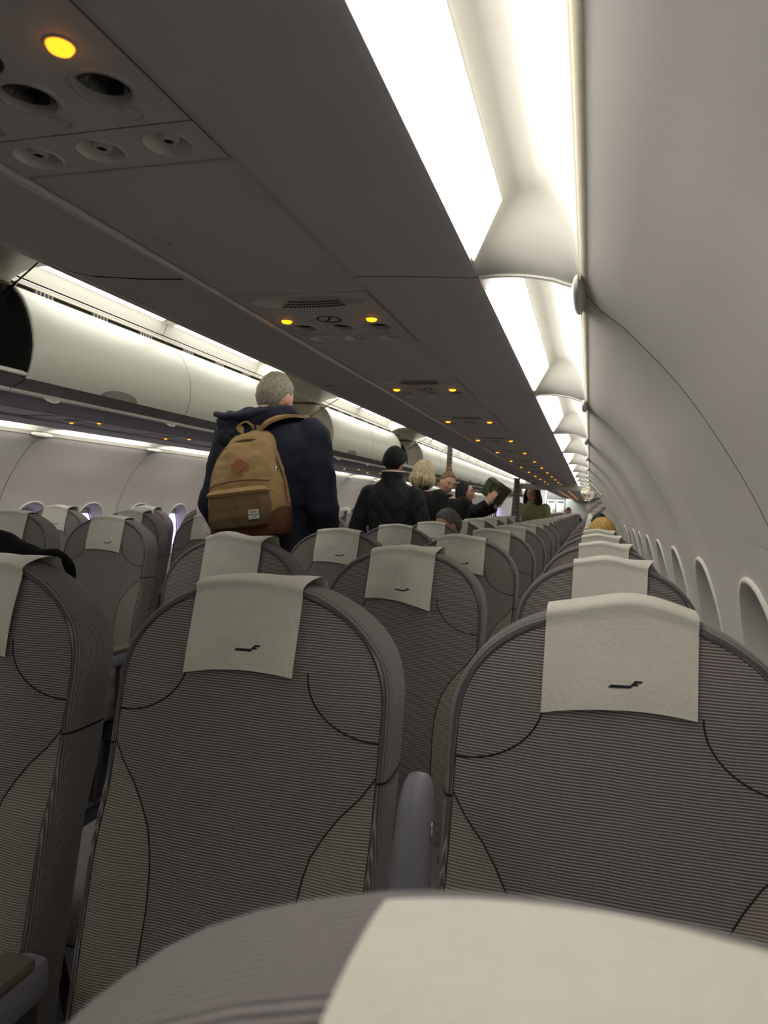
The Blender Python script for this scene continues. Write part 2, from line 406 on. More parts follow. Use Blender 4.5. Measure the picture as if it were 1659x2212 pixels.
for k in range(27):
    for q in (.25, .75):
        y = R0+(k+q)*RP
        if k != 9 and -.6 < y < 22: window(1, y, 1.0 if y > 1 else .9)
        y = L0+(k+q)*LP
        if 2 < y < 22: window(-1, y, (.12, .12, .1, .14, .2)[int(y*3) % 5])
# daylight openings: cut by leaving slots in the outer skin along the window belt
for me_o in (ceiling,):
    bm = bmesh.new(); bm.from_mesh(me_o.data)
    bmesh.ops.delete(bm, geom=[f for f in bm.faces if .35 < f.calc_center_median().z < 1.1], context='FACES'); bm.to_mesh(me_o.data); bm.free()
for side in (1, -1):      # insulation between the panes closes the belt except at the windows
    mb = MB(); y0, p = (R0, RP) if side > 0 else (L0, LP)
    x = side*(wall_d(.965)+.062)
    for k in range(28):
        for q in (0, .5):
            a = y0+(k+q)*p; cy = a+p*.25
            if (side > 0 and (k == 9 or not -.6 < cy < 22)) or (side < 0 and not 2 < cy < 22):
                mb.add([(x, a, .3), (x, a+p*.5, .3), (x, a+p*.5, 1.3), (x, a, 1.3)], [(0, 1, 2, 3)]); continue
            hole_cell(mb, a, a+p*.5, .3, 1.3, cy, .965, .112, .162, lambda y, z: (x, y, z), 32, 1, 2.3)
    mb.build('insulation', M['black'], walls[side], smooth=False)
# end walls
bw = MB().box(-1.9, 1.9, Y_BACK-.05, Y_BACK, 0, 2.4).build('wall_back', M['cove'], smooth=False); tag(bw, kind='structure')
fw = MB().box(-1.9, 1.9, Y_FAR+1.0, Y_FAR+1.05, 0, 2.4).build('wall_front', M['cove'], smooth=False); tag(fw, kind='structure')
# aisle ceiling
def aisle_ceil(u, v):
    x = lerp(-.40, .40, u); return (x, lerp(Y_BACK, Y_FAR, v), 2.235-.05*(abs(x)/.4)**2)
MB().grid(aisle_ceil, 12, 1).build('ceiling_panel', M['ceil'], ceiling)

# ------------------------------------------------------------------ coves with their lights
LOWP = [(1.328, 1.585), (1.345, 1.586), (1.365, 1.586), (1.382, 1.585), (1.400, 1.583), (1.416, 1.580), (1.430, 1.577), (1.440, 1.573), (1.451, 1.569), (1.4628, 1.569)]
HIGHP = [(1.328, 1.587), (1.340, 1.606), (1.352, 1.626), (1.366, 1.648), (1.385, 1.664), (1.405, 1.667), (1.424, 1.657), (1.440, 1.634), (1.454, 1.605), (1.4628, 1.569)]
def pl(tab, v):
    i = v*(len(tab)-1); k = min(int(i), len(tab)-2); t = i-k
    return lerp(tab[k][0], tab[k+1][0], t), lerp(tab[k][1], tab[k+1][1], t)
def cove_bay(side, y0, y1, idx):
    L = y1-y0
    def fn(u, v):
        # u along the bay, with finer steps at its far end
        y = y0+.003+(L-.006)*u
        h = min(sstep(0, .05, y-y0), 1-sstep(L-.088, L-.008, y-y0))
        a, b = pl(LOWP, v), pl(HIGHP, v)
        return (side*lerp(a[0], b[0], h), y, lerp(a[1], b[1], h))
    MB().grid(fn, 40, 9).build('cove_panel', M['cove'], ceiling, angle=80)
    # rounded rib that hides the joint
    MB().tube([(side*x, y1, z-.001) for x, z in LOWP], .0035, 6).build('cove_rib', M['silver'], ceiling)
    t = empty('cove_light', (0, y0, 0))
    where = 'right' if side > 0 else 'left'
    tag(t, 'glowing cove light above the %s sidewall, %s bay along the cabin' % (where, ORD[idx]), 'light', 'cove lights above the %s wall' % where)
    e0, e1 = .075, L-.105
    def dif(u, v):
        a = pl(HIGHP[:4], v); yy = lerp(e0, e1-.0+(1-v)*.038, u)
        return (side*(a[0]+.003), yy, a[1]-.002)
    MB().grid(dif, 8, 3).build('diffuser', M['cove_light'], t, normals=False)
    edge = [dif(0, 1), dif(1, 1), dif(1, .5), dif(1, 0)]
    MB().tube([(x, y, z-.001) for x, y, z in edge], .0022, 6).build('diffuser_edge', M['trim'], t)
    if side > 0 and idx == 2:
        pts = [(1.356, .62, 1.6325), (1.350, .60, 1.622), (1.346, .64, 1.615), (1.352, .655, 1.6255), (1.348, .70, 1.619), (1.357, .66, 1.634)]
        MB().add([(x-.0045, y, z-.0035) for x, y, z in pts], [tuple(range(6))]).build('stain', M['stain'], t, smooth=False)
for k in range(-3, 24):
    cove_bay(1, .987+RP*(k-1), .987+RP*k, k+4-3 if k >= 0 else 24+3+k+1) if k < 24 else None
i_left = 0
for k in range(1, 24):
    y0 = L0+LP*k
    cove_bay(-1, y0, y0+LP, k)

# ------------------------------------------------------------------ overhead bins, dark undersides, aisle lights
DOOR = [(.552, 1.668), (.536, 1.70), (.527, 1.74), (.523, 1.79), (.528, 1.835), (.540, 1.88), (.558, 1.925), (.585, 1.97), (.625, 2.012), (.645, 2.022)]
def dprof(v): return pl(DOOR, v)
def make_bin(side, y0, y1, idx, is_open=False, dark_inside=False):
    L = y1-y0; where = 'right' if side > 0 else 'left'
    root = empty('overhead_bin', (0, y0, 0))
    st = 'open overhead bin, door swung up' if is_open else 'closed white overhead bin'
    tag(root, '%s, %s side, %s from the camera end' % (st, where, ORD[idx]), 'overhead bin', '%s overhead bins on the %s' % ('open' if is_open else 'closed', where))
    g = .003
    # underside: from service channel to nose
    under = [(.872, 1.600), (.80, 1.603), (.70, 1.612), (.655, 1.622), (.652, 1.628), (.640, 1.633), (.636, 1.634), (.60, 1.648), (.572, 1.660), (.556, 1.668)]
    if side > 0: under = under[:7]+[(.60, 1.657), (.572, 1.669), (.556, 1.676)]
    MB().grid(lambda u, v: (side*pl(under, v)[0], lerp(g, L-g, u), pl(under, v)[1]), 1, 18).build('underside', M['bin_dark'] if side < 0 else M['dark'], root)
    MB().tube([(side*.645, g, 1.631), (side*.645, L-g, 1.631)], .013, 10, flat=.9).build('number_strip', M['silver'], root)
    # carcass: floor, back, top, two ends
    c = MB()
    c.box(*sorted((side*.565, side*1.30)), g, L-g, 1.668, 1.680)
    c.box(*sorted((side*1.28, side*1.30)), g, L-g, 1.68, 2.05)
    c.box(*sorted((side*.66, side*1.30)), g, L-g, 2.045, 2.055)
    for a, b in ((g, g+.012), (L-g-.012, L-g)):
        poly = [(d+.012, z) for d, z in DOOR]+[(1.28, 2.05), (1.28, 1.675)]
        c.prism([(side*d, z) for d, z in poly], a, b, lambda x, z, y: (x, y, z))
    c.build('carcass', M['bin_shaded'] if dark_inside else M['bin_in'], root, smooth=False)
    if is_open:
        for a in (g, L-g):
            MB().tube([(side*(d+.004), a, z) for d, z in DOOR], .007, 6).build('edge_trim', M['silver'], root)
        MB().tube([(side*.562, g, 1.684), (side*.562, L-g, 1.684)], .010, 6).build('edge_trim', M['silver'], root)
    # door
    piv = Vector((side*.66, 0, 2.03))
    ang = radians(71.5) if is_open else 0
    def place(d, y, z):
        p = Vector((side*d, y, z))-piv
        if ang: p = Matrix.Rotation(side*ang, 3, 'Y') @ p
        return p+piv
    dg = .0035
    def out(u, v): d, z = dprof(v); return place(d, lerp(dg, L-dg, u), z)
    def inn(u, v): d, z = dprof(v); return place(d+.014, lerp(dg, L-dg, u), z)
    m = MB(); m.grid(out, 2, 18); m.grid(inn, 2, 18)
    for u in (0, 1): m.grid(lambda a, v: Vector(out(u, v)).lerp(Vector(inn(u, v)), a), 1, 18)
    for v in (0, 1): m.grid(lambda u, a: Vector(out(u, v)).lerp(Vector(inn(u, v)), a), 2, 1)
    dr = m.build('door', M['bin'], root, angle=50)
    def onface(y, v, off): 
        d, z = dprof(v); d2, z2 = dprof(min(1, v+.02)); n = Vector((-(z2-z), 0, (d2-d))).normalized()
        return place(d+n.x*off, y, z+n.z*off)
    def half(r1, r2, off0, off1, n=20):
        vs = []
        for i in range(n+1):
            a = pi*i/n
            for r, of in ((r1, off0), (r2, off1)): vs.append(onface(L*.5+r*1.5*cos(a), .004+r*1.35*sin(a), of))
        return vs, [(2*i, 2*i+1, 2*i+3, 2*i+2) for i in range(n)]
    vs, fs = half(.085, .070, .0015, .004); MB().add(vs, fs).build('latch_rim', M['grey_plastic'], dr)
    vs, fs = half(.070, .0, .004, .003); MB().add(vs, fs).build('latch', M['latch'], dr)
    if is_open:
        a = Vector((side*.72, L-.03, 1.93)); b = Vector(inn(.93, .45))
        MB().tube([a, a.lerp(b, .55)], .006, 8).tube([a.lerp(b, .5), b], .0035, 8).build('door_strut', M['metal'], root)
    if idx == 8 and side < 0:
        m = MB()
        for q in range(9):
            v0 = .30+.05*q; hh = .030 if q > 6 else .018; w = .012 if q > 5 else .004
            m.add([onface(.075, v0, .001), onface(.075+w, v0, .001), onface(.075+w, v0+hh, .001), onface(.075, v0+hh, .001)], [(0, 1, 2, 3)])
        m.build('door_print', M['ink'], dr, smooth=False)
    return root
LB = [1.135+1.08*k for k in range(-2, 23)]
for i in range(len(LB)-1):
    op = abs(LB[i]-1.135) < .01 or i in (5, 8)
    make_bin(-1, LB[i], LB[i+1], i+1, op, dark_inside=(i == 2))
RB = [.987+RP*k for k in range(-3, 23)]
for i in range(len(RB)-1):
    make_bin(1, RB[i], RB[i+1], i+1, False)
# dark lining above the doors with hinge combs, white ledge, aisle light, all along both sides
for side in (-1, 1):
    where = 'left' if side < 0 else 'right'
    sh = MB().grid(lambda u, v: (side*lerp(.662, .735, v), lerp(Y_BACK, Y_FAR, u), lerp(2.036, 2.06, v)), 1, 1).build('trim_3' if side < 0 else 'trim_4', M['black'], smooth=False)
    tag(sh, kind='structure')
    for z, d, r in ((2.062, .708, .010), (2.075, .705, .006)):
        MB().tube([(side*d, Y_BACK, z), (side*d, Y_FAR, z)], r, 8).build('rail', M['rail'], sh)
    Lb = LB if side < 0 else RB
    for i in range(len(Lb)-1):
        if Lb[i] < 0 or (side > 0): continue
        for t in (.18, .5, .82):
            m = MB(); yc = lerp(Lb[i], Lb[i+1], t)
            for q in range(5): m.box(*sorted((side*.665, side*.680)), yc-.05+q*.022, yc-.04+q*.022, 2.030, 2.047)
            m.box(*sorted((side*.672, side*.680)), yc-.055, yc+.06, 2.046, 2.052)
            m.build('hinge', M['rail'], sh, smooth=False)
    for i in range(len(Lb)-1):
        y0, y1 = Lb[i], Lb[i+1]
        led = [(.700, 2.085), (.692, 2.10), (.680, 2.138), (.677, 2.144)]
        MB().grid(lambda u, v: (side*pl(led, v)[0], lerp(y0+.002, y1-.002, u), pl(led, v)[1]), 1, 6).build('ceiling_ledge', M['ceil'], ceiling)
        # white end cap between lights
        MB().add([(side*.677, y1-.05, 2.143), (side*.677, y1+.05, 2.143), (side*.42, y1+.05, 2.20), (side*.42, y1-.05, 2.20)], [(0, 1, 2, 3)]).build('light_divider', M['ceil'], ceiling, smooth=False)
        t = empty('aisle_light', (0, y0, 0))
        tag(t, 'bright white ceiling light above the %s bins, %s along the aisle' % (where, ORD[i+1]), 'light', 'ceiling lights above the %s bins' % where)
        MB().grid(lambda u, v: (side*lerp(.675, .43, v), lerp(.052, y1-y0-.052, u), lerp(2.144, 2.195, v)+.012*sin(pi*v)), 1, 6).build('diffuser', M['aisle_light'], t, normals=False)
# seat-number placards on the left strip
for k, y in enumerate((2.44, 3.30, 4.16, 5.02, 5.89, 6.75, 7.60)):
    t = empty('row_placard', (-.652, y, 1.622))
    tag(t, 'small pale lens-shaped seat number placard on the left bin edge, %s from the camera' % ORD[k+1], 'sign', 'seat number placards on the left bin edge')
    def pf(x, z, d): return (.006+d*.9-z*.45, x, z*.9+d*.2)
    poly = [(-.055+.11*i/10, .012) for i in range(11)]+[(.055*cos(a), .012-.030*sin(a)) for a in [pi*i/12 for i in range(1, 12)]]
    MB().prism(poly, .004, .008, pf).build('plate', M['silver'], t, smooth=False)
    ink = MB()
    # mirrored to read from the aisle: row figure, three seat letters, small line
    def bar(x0, x1, z0, z1): ink.prism([(x0, z0), (x1, z0), (x1, z1), (x0, z1)], .0082, .0088, pf)
    bar(-.034, -.031, -.006, .008); bar(-.038, -.031, -.001, .001); bar(-.038, -.036, -.001, .008)
    for q in range(4): bar(-.016+q*.008, -.012+q*.008, 0, .006)
    bar(.022, .026, -.002, .007); bar(-.005, .018, -.008, -.006)
    ink.build('print', M['ink'], t, smooth=False)

# ------------------------------------------------------------------ service channel: filler panels, service units, outboard panels
def make_filler(length):
    root = empty('filler_panel', (0, 0, 0))
    m = MB().rbox(-.121, .121, .002, length-.002, 0, .012, .0015, 1); m.build('panel', M['psu'], root, smooth=False)
    if length > .2:
        def fn(u, v):
            a = 2*pi*u; b = 2*pi*v
            return (-.085+(.013+.0012*cos(b))*cos(a), .195+(.013+.0012*cos(b))*sin(a), -.0004+.0008*sin(b))
        MB().grid(fn, 24, 6, cu=True, cv=True).build('latch_ring', M['bezel'], root)
    return root
def make_psu():
    """origin at the unit's near end; 0.351 m long, seen from below; z = 0 is the lower face"""
    root = empty('passenger_service_unit', (0, 0, 0))
    XS = (-.075, 0, .075)
    m = MB(); f = lambda x, y: (x, y, 0)
    # speaker scoop strip, plain strip, reading lights
    m.add([(-.121, .001, 0), (.121, .001, 0), (.121, .010, 0), (-.121, .010, 0)], [(0, 1, 2, 3)])
    hole_cell(m, -.121, .121, .010, .090, 0, .050, .104, .036, f, 40, 2, 2.0)
    m.add([(-.121, .090, 0), (.121, .090, 0), (.121, .187, 0), (-.121, .187, 0)], [(0, 1, 2, 3)])
    for a, b, c in ((-.121, -.0375, XS[0]), (-.0375, .0375, 0), (.0375, .121, XS[2])):
        hole_cell(m, a, b, .187, .252, c, .2195, .0235, .0235, f, 32, 1)
    m.add([(-.121, .252, 0), (.121, .252, 0), (.121, .2785, 0), (-.121, .2785, 0)], [(0, 1, 2, 3)])
    m.add([(-.121, .001, 0), (.121, .001, 0), (.121, .001, .02), (-.121, .001, .02)], [(0, 1, 2, 3)])
    m.build('light_panel', M['psu'], root, smooth=False, normals=False)
    m = MB()
    for a, b, c in ((-.121, -.0375, XS[0]), (-.0375, .0375, 0), (.0375, .121, XS[2])):
        hole_cell(m, a, b, .280, .350, c, .3145, .0235, .0235, f, 32, 1)
    m.add([(-.121, .350, 0), (.121, .350, 0), (.121, .350, .02), (-.121, .350, .02)], [(0, 1, 2, 3)])
    m.build('vent_panel', M['psu'], root, smooth=False, normals=False)
    # scoop
    def sc(u, v):
        a = 2*pi*u; k = 1-v; y = .050+.036*k*sin(a)+.020*v
        return (.104*k*cos(a), y, .030*(1-k*k))
    sg = MB().grid(sc, 40, 8, cu=True).build('speaker_scoop', M['gasper'], root)
    m = MB()
    for r in range(3):
        for q in range(22):
            a0 = lerp(.30, .70, (q+.15)/22)*pi; a1 = lerp(.30, .70, (q+.75)/22)*pi; v0 = .03+.075*r; v1 = v0+.05
            m.add([Vector(sc(a_/(2*pi), v_))-Vector((0, .0005, .0012)) for a_, v_ in ((a0, v0), (a1, v0), (a1, v1), (a0, v1))], [(0, 1, 2, 3)])
    g = m.build('speaker_holes', M['black'], root, smooth=False); g['kind'] = 'stuff'
    for sx in (-.087, .080):
        m = MB().lathe((sx, .163, 0), [(.0104, .001), (.0102, -.002), (.0086, -.0048), (.005, -.006), (.0004, -.0064)], 24)
        s_ = m.build('sign_lamp', M['amber'], root)
        MB().lathe((sx, .163, 0), [(.0116, .0005), (.0116, -.0014), (.0103, -.0014)], 24).build('lamp_rim', M['bezel'], s_)
    m = MB().lathe((-.002, .161, -.0006), [(.0235, 0), (.0190, 0)], 36)
    ca, sa = cos(.5), sin(.5)
    m.add([(-.002+ca*x-sa*y, .161+sa*x+ca*y, -.0007) for x, y in ((-.0022, -.0195), (.0022, -.0195), (.0022, .0195), (-.0022, .0195))], [(0, 1, 2, 3)])
    m.build('no_smoking_sign', M['ink'], root, smooth=False, normals=False)
    for x in XS:
        rl = MB().lathe((x, .2195, 0), [(.0275, .0003), (.0268, -.0016), (.0235, -.0016), (.0225, .002), (.0222, .010)], 32).build('reading_light', M['bezel'], root)
        MB().lathe((x, .2195, 0), [(.0222, .006), (.017, .014), (.010, .017), (.0002, .018)], 32).build('lens', M['glass_dark'], rl)
        MB().lathe((x+.0005, .258, 0), [(.0108, .0002), (.0105, -.0012), (.0090, -.0012), (.0086, .0004), (.0002, .0004)], 20).build('light_button', M['bezel'], root)
        gv = MB().lathe((x, .3145, 0), [(.0245, .0003), (.0240, -.001), (.0232, -.0008), (.020, .006), (.014, .013), (.011, .014)], 32).build('air_vent', M['gasper'], root)
        nzl = MB().lathe((x, .3145, 0), [(.0108, .016), (.0105, .006), (.0085, .002), (.0055, .0016), (.0050, .004)], 24).build('nozzle', M['psu'], gv)
        MB().lathe((x, .3145, 0), [(.0051, .003), (.0002, .003)], 16).build('nozzle_hole', M['black'], gv)
    return root
ZP = 1.601
chan = MB()
chan.grid(lambda u, v: (lerp(.86, 1.16, u), lerp(Y_BACK, Y_FAR, v), 1.625), 1, 1); chan.grid(lambda u, v: (lerp(-.86, -1.16, u), lerp(Y_BACK, Y_FAR, v), 1.625), 1, 1)
chan.build('channel_backing', M['black'], ceiling, smooth=False)
for sx in (1, -1):
    MB().rbox(*sorted((sx*.875, sx*.888)), Y_BACK, Y_FAR, 1.594, 1.606, .003, 2).build('channel_rail', M['rail'] if sx > 0 else M['silver'], ceiling)
    MB().rbox(*sorted((sx*1.1362, sx*1.1462)), Y_BACK, Y_FAR, 1.5985, 1.612, .001, 1).build('channel_rail', M['dark'], ceiling, smooth=False)
psu0 = make_psu(); fA = make_filler(.347); fB = make_filler(.10)
first = [True]
def put(proto, loc, label, cat, group, flag=[]):
    if proto not in flag: o = proto; flag.append(proto)
    else: o = copy_tree(proto)
    o.location = loc; tag(o, label, cat, group); return o
for side in (1, -1):
    where = 'right' if side > 0 else 'left'
    pit, yo = (.798, 1.086) if side > 0 else (.855, 2.95-2*.855)
    for k in range(-2 if side > 0 else 0, 30):
        y = yo+k*pit
        if y > 25: continue
        i = k+3
        put(psu0, (side*1.012, y, ZP), 'grey service unit with amber signs over the %s seats, %s from the camera' % (where, ORD[i]), 'service panel', 'passenger service units over the %s seats' % where)
        put(fA, (side*1.012, y+.353, ZP), 'long grey filler panel over the %s seats, %s from the camera' % (where, ORD[i]), 'panel', 'long filler panels over the %s seats' % where)
        if pit > .8: fBl = .155
        put(fB, (side*1.012, y-(.10 if side > 0 else .102), ZP), 'short grey filler panel over the %s seats, %s from the camera' % (where, ORD[i]), 'panel', 'short filler panels over the %s seats' % where)
# outboard panels between the service channel and the cove
for side, jo, jp in ((1, R0, RP), (-1, L0, LP)):
    for k in range(27):
        y0, y1 = jo+k*jp, jo+(k+1)*jp
        if side < 0 and y0 < 0: continue
        sec = [(1.148, 1.606), (1.148, 1.595), (1.150, 1.592), (1.20, 1.590), (1.26, 1.587), (1.318, 1.583), (1.327, 1.584), (1.3275, 1.590)]
        MB().grid(lambda u, v: (side*pl(sec, v)[0], lerp(y0+.0015, y1-.0015, u), pl(sec, v)[1]), 1, 14).build('outboard_panel', M['dark'], ceiling)
    MB().grid(lambda u, v: (side*lerp(1.15, 1.33, u), lerp(Y_BACK, Y_FAR, v), 1.612), 1, 1).build('channel_backing', M['black'], ceiling, smooth=False)

# ------------------------------------------------------------------ seats
ZT, ZB, WS, TILT = 1.150, .40, .212, tan(radians(10))
INS = .013
def out_w(z):
    h = .165
    t = max(0, (z-(ZT-h))/h); return WS*(max(0, 1-t**2.35))**.5
def in_w(z):
    h = .165-INS*.6; zt = ZT-INS
    t = max(0, (z-(zt-h))/h); return (WS-INS)*(max(0, 1-t**2.35))**.5
def front_y(x, z):
    y = -(ZT-z)*TILT
    e = max(.03, in_w(min(z, ZT-INS-.002))); r = min(1, abs(x)/e)
    y -= .010*(1-r**3)*sstep(ZT, ZT-.12, z)                 # padding
    y -= .014*sstep(.45, .95, r)*sstep(.86, .74, z)*sstep(.4, .5, z)      # side bolsters stand forward
    return y
ZS = [ZB+(.985-ZB)*i/22 for i in range(23)]+[.985+(ZT-INS-.985)*sin(pi/2*i/14) for i in range(1, 15)]
ZS[-1] -= .0006
def bol(z):   # width of the pale side bolster measured from the seam inward
    return interp([(.40, .086), (.60, .088), (.70, .092), (.76, .088), (.80, .077), (.84, .054), (.87, .028), (.895, .0)], z)
def make_seat(kind):
    """airline seat facing -y; origin on the floor under the top front edge of the backrest; kind 0 near, 1 mid, 2 far"""
    root = empty('airline_seat')
    zs = ZS if kind < 2 else ZS[::4]+[ZS[-1]]
    nc = 12 if kind < 2 else 4
    core = MB(); bl = {1: MB(), -1: MB()}
    rows = []
    for z in zs:
        e = in_w(z); b = e-bol(z) if z < .895 else e
        rows.append((z, e, max(.001, b)))
    def cpt(i, j):
        z, e, b = rows[j]; x = lerp(-b, b, i/nc); return (x, front_y(x, z), z)
    core.grid(lambda u, v: cpt(round(u*nc), round(v*(len(rows)-1))), nc, len(rows)-1)
    # side walls and back
    offs = [(0, 0), (.003, -.0025), (.007, -.001), (.0105, .004), (.0128, .014), (.0128, .062), (.0105, .082), (.005, .093), (-.004, .098)]
    loop = [(-e, z) for z, e, b in rows]+[(e, z) for z, e, b in reversed(rows)]
    n = len(loop); nor = []
    for i in range(n):
        a = loop[max(0, i-1)]; c = loop[min(n-1, i+1)]; dx, dz = c[0]-a[0], c[1]-a[1]; l = sqrt(dx*dx+dz*dz) or 1
        nor.append((-dz/l, dx/l))
    bord = MB()
    def bpt(u, v):
        i = round(u*(n-1)); o = offs[round(v*(len(offs)-1))]
        x, z = loop[i]; nx, nz = nor[i]
        pull = min(1, max(0, (z-.40)/.1))
        return (x+nx*o[0], front_y(x, z)+o[1]*(1-.25*sstep(ZT-.10, ZT, z)), z+nz*o[0])
    bord.grid(bpt, n-1, len(offs)-1)
    core.grid(lambda u, v: (lerp(-.99, .99, u)*rows[round(v*(len(rows)-1))][1], front_y(rows[round(v*(len(rows)-1))][1], rows[round(v*(len(rows)-1))][0])+.098*(1-.25*sstep(ZT-.10, ZT, rows[round(v*(len(rows)-1))][0])), rows[round(v*(len(rows)-1))][0]), 4, len(rows)-1)
    bk = core.build('backrest', M['seat'], root, angle=60, normals=False)
    bord.build('backrest_border', M['border'], root, angle=80, normals=False)
    br = [r for r in rows if r[0] < .91]
    for s_ in (-1, 1):
        mb = MB()
        def spt(i, j): 
            z, e, b = br[j]; x = s_*lerp(b, e, i/4); return (x, front_y(x, z), z)
        mb.grid(lambda u, v: spt(round(u*4), round(v*(len(br)-1))), 4, len(br)-1)
        mb.build('side_bolster', M['bolster'], root, angle=80, normals=False)
    if kind < 2:
        m = MB()
        for s_ in (-1, 1):
            pts = []
            for t in [i/14 for i in range(15)]:
                x = .092+.107*(1-cos(t*pi/2)); z = 1.030-.082*sin(t*pi/2)
                pts.append((s_*x, front_y(x, z)+.0002, z))
            m.tube(pts, .0013, 6)
            pts = [(s_*(b), front_y(b, z)+.0002, z) for z, e, b in br]
            m.tube(pts, .0012, 6)
        m.tube([(x, front_y(x, z)+.0006, z) for x, z in loop], .0013, 5)
        hz = [z for z in zs if z < .87][-1]
        for s_ in (-1, 1):
            m.tube([(s_*(WS-INS+o[0]), front_y(WS-INS, .90)+o[1]-.0002*(o[1] < .01), .90) for o in offs[:7]], .0016, 5)
        m.build('seam', M['seam'], bk)
    # cushion, frame, armrest
    cu = MB()
    cu.rbox(-.212, .212, -.60, -.105, .335, .455, .035, 3 if kind < 2 else 1)
    cu.build('seat_cushion', M['cushion'], root, angle=60)
    fr = MB(); fr.box(-.235, .235, -.50, -.46, .27, .33); fr.box(-.235, .235, -.22, -.18, .27, .33)
    for s_ in (-.16, .16):
        fr.tube([(s_, -.48, .28), (s_, -.40, .01)], .016, 6); fr.tube([(s_, -.20, .28), (s_, -.24, .01)], .016, 6); fr.box(s_-.02, s_+.02, -.46, -.20, 0, .022)
    fr.build('seat_frame', M['frame'], root, smooth=False)
    return root
def armrest(root, x, up=False):
    if up:
        a = MB()
        def sec(s_, w, d, yc, z): return [(x+w*cos(t), yc+d*(abs(sin(t))**.7*(1 if sin(t) > 0 else -1)), z) for t in [2*pi*k/20 for k in range(20)]]
        rings = []
        for z, w, d in ((.50, .022, .030), (.60, .023, .032), (.75, .0235, .033), (.86, .023, .032), (.905, .0215, .029), (.930, .0185, .022), (.942, .013, .013), (.946, .004, .004)):
            rings.append(sec(0, w, d, -.070-(ZT-z)*TILT, z))
        b = a.loft(rings).build('armrest', M['grey_plastic'], root, angle=60)
        MB().ball((x+.022, -.074-(ZT-.885)*TILT, .885), (.004, .010, .013), 16, 10).build('recline_button', M['metal'], b)
        MB().rbox(x-.012, x+.012, -.055-(ZT-.6)*TILT, -.035-(ZT-.6)*TILT, .42, .75, .003, 1).build('armrest_hinge', M['black'], b)
    else:
        b = MB().rbox(x-.024, x+.024, -.56, -.13, .575, .632, .012, 2).build('armrest', M['grey_plastic'], root)
        MB().rbox(x-.026, x+.026, -.565, -.16, .628, .648, .008, 2).build('armrest_pad', M['pad'], b)
        MB().rbox(x-.015, x+.015, -.24, -.14, .40, .58, .006, 1).build('armrest_post', M['frame'], b)
def cover(root, w=.205, drop_l=.205, drop_r=.205, seed=0, wr=.004, xoff=0, logo=True, bump=None, flap=0, tilt=0, logo_x=.018, stiff=.35, up=.004):
    rnd = random.Random(seed); sx, sz = rnd.random()*10, rnd.random()*10
    ns, nt = 28, 46
    def ztop(x): 
        # outline height at x
        lo, hi = .9, ZT
        for _ in range(24):
            mid = (lo+hi)/2
            if out_w(mid) > abs(x): lo = mid
            else: hi = mid
        return lo
    Lb = .10
    def fn(u, v, lift=0):
        s_ = u-.5; x = xoff+w*s_
        drop = lerp(drop_l, drop_r, u)
        zt = ztop(x)
        zt = lerp(zt, ztop(xoff), stiff)
        h = drop-INS
        # path: front hem -> seam -> over the top -> back hem
        d = v*(drop+.115+.06); corner = 0
        zf = zt-INS*.75
        if d < drop-.02:
            z = zf-(drop-.02-d); y = front_y(x, z)-.0052; x += tilt*(zf-z)
        else:
            t = (d-(drop-.02))/.145
            if t < 1:
                a = pi*t; y = front_y(x, zf)+.0270-.0345*cos(a); z = zf+(INS*.75+up)*(sin(a)**.55)
            else:
                y = front_y(x, zf)+.0620+min(.036, .6*(d-(drop-.02)-.145)); z = zf-(d-(drop-.02)-.145)
        q = Vector((x*9+sx, z*9+sz, y*7)); nv = noise.noise(q)+.5*noise.noise(q*2.3)
        y -= wr*max(0, nv+.35)*(1 if y < .02 else 0); z += wr*.6*max(0, nv+.2)*sstep(.0, .05, d-(drop-.06))
        if bump:
            bx, bw, bh = bump; g = exp(-((x-xoff-bx)/bw)**2)*sstep(drop-.07, drop-.01, d)*(1-sstep(drop+.08, drop+.15, d)); z += bh*g
        if flap and u > .72: 
            g = (u-.72)/.28*sstep(drop-.02, drop+.06, d); z += flap*g*.6; x += flap*g
        return (x, y-lift, z)
    ob = MB().grid(fn, ns, nt).build('headrest_cover', M['cover'], root, angle=80, normals=False)
    if logo:
        # the small winged mark near the lower hem, built as flat shapes that follow the cloth
        S_ = .040
        polys = [[(0, 0), (.10, .36), (.64, .36), (.80, 1.0), (1.0, 1.0), (.955, .76), (.83, .76), (.80, .62), (.90, .62), (.86, .38), (.74, .38), (.66, 0)]]
        polys = [[(0, 0), (.075, .36), (.62, .36), (.66, .30), (.62, .0)], [(.60, 0), (.55, .36), (.64, .36), (.78, 1.0), (1.0, 1.0), (.95, .72), (.82, .72), (.80, .60), (.885, .60), (.85, .34), (.72, .34), (.66, .04), (.64, 0)]]
        m = MB()
        du = S_/w; dv = .0095/(max(drop_l, drop_r)+.175)
        for p in polys:
            vs = []
            for a, b in p:
                u = .5+(logo_x)/w-du*.5+du*a; v = .085+dv*b
                vs.append(fn(u, v, .0007))
            m.add(vs, [tuple(range(len(p)))])
        m.build('logo', M['logo'], ob, smooth=False, normals=False)
    return ob
ROWP, ROW1 = .862, .945
COLS = [(1.538, 'right-hand window column'), (1.038, 'right-hand middle column'), (.545, 'right-hand aisle column'), (-.515, 'left-hand aisle column'), (-1.022, 'left-hand middle column'), (-1.530, 'left-hand window column')]
def seat_label(o, c, r):
    tag(o, 'grey airline seat with white cover, %s, %s' % (COLS[c][1], 'nearest the camera' if r == 0 else ORD[r]+' row ahead'), 'seat', 'airline seats')
protos = {}
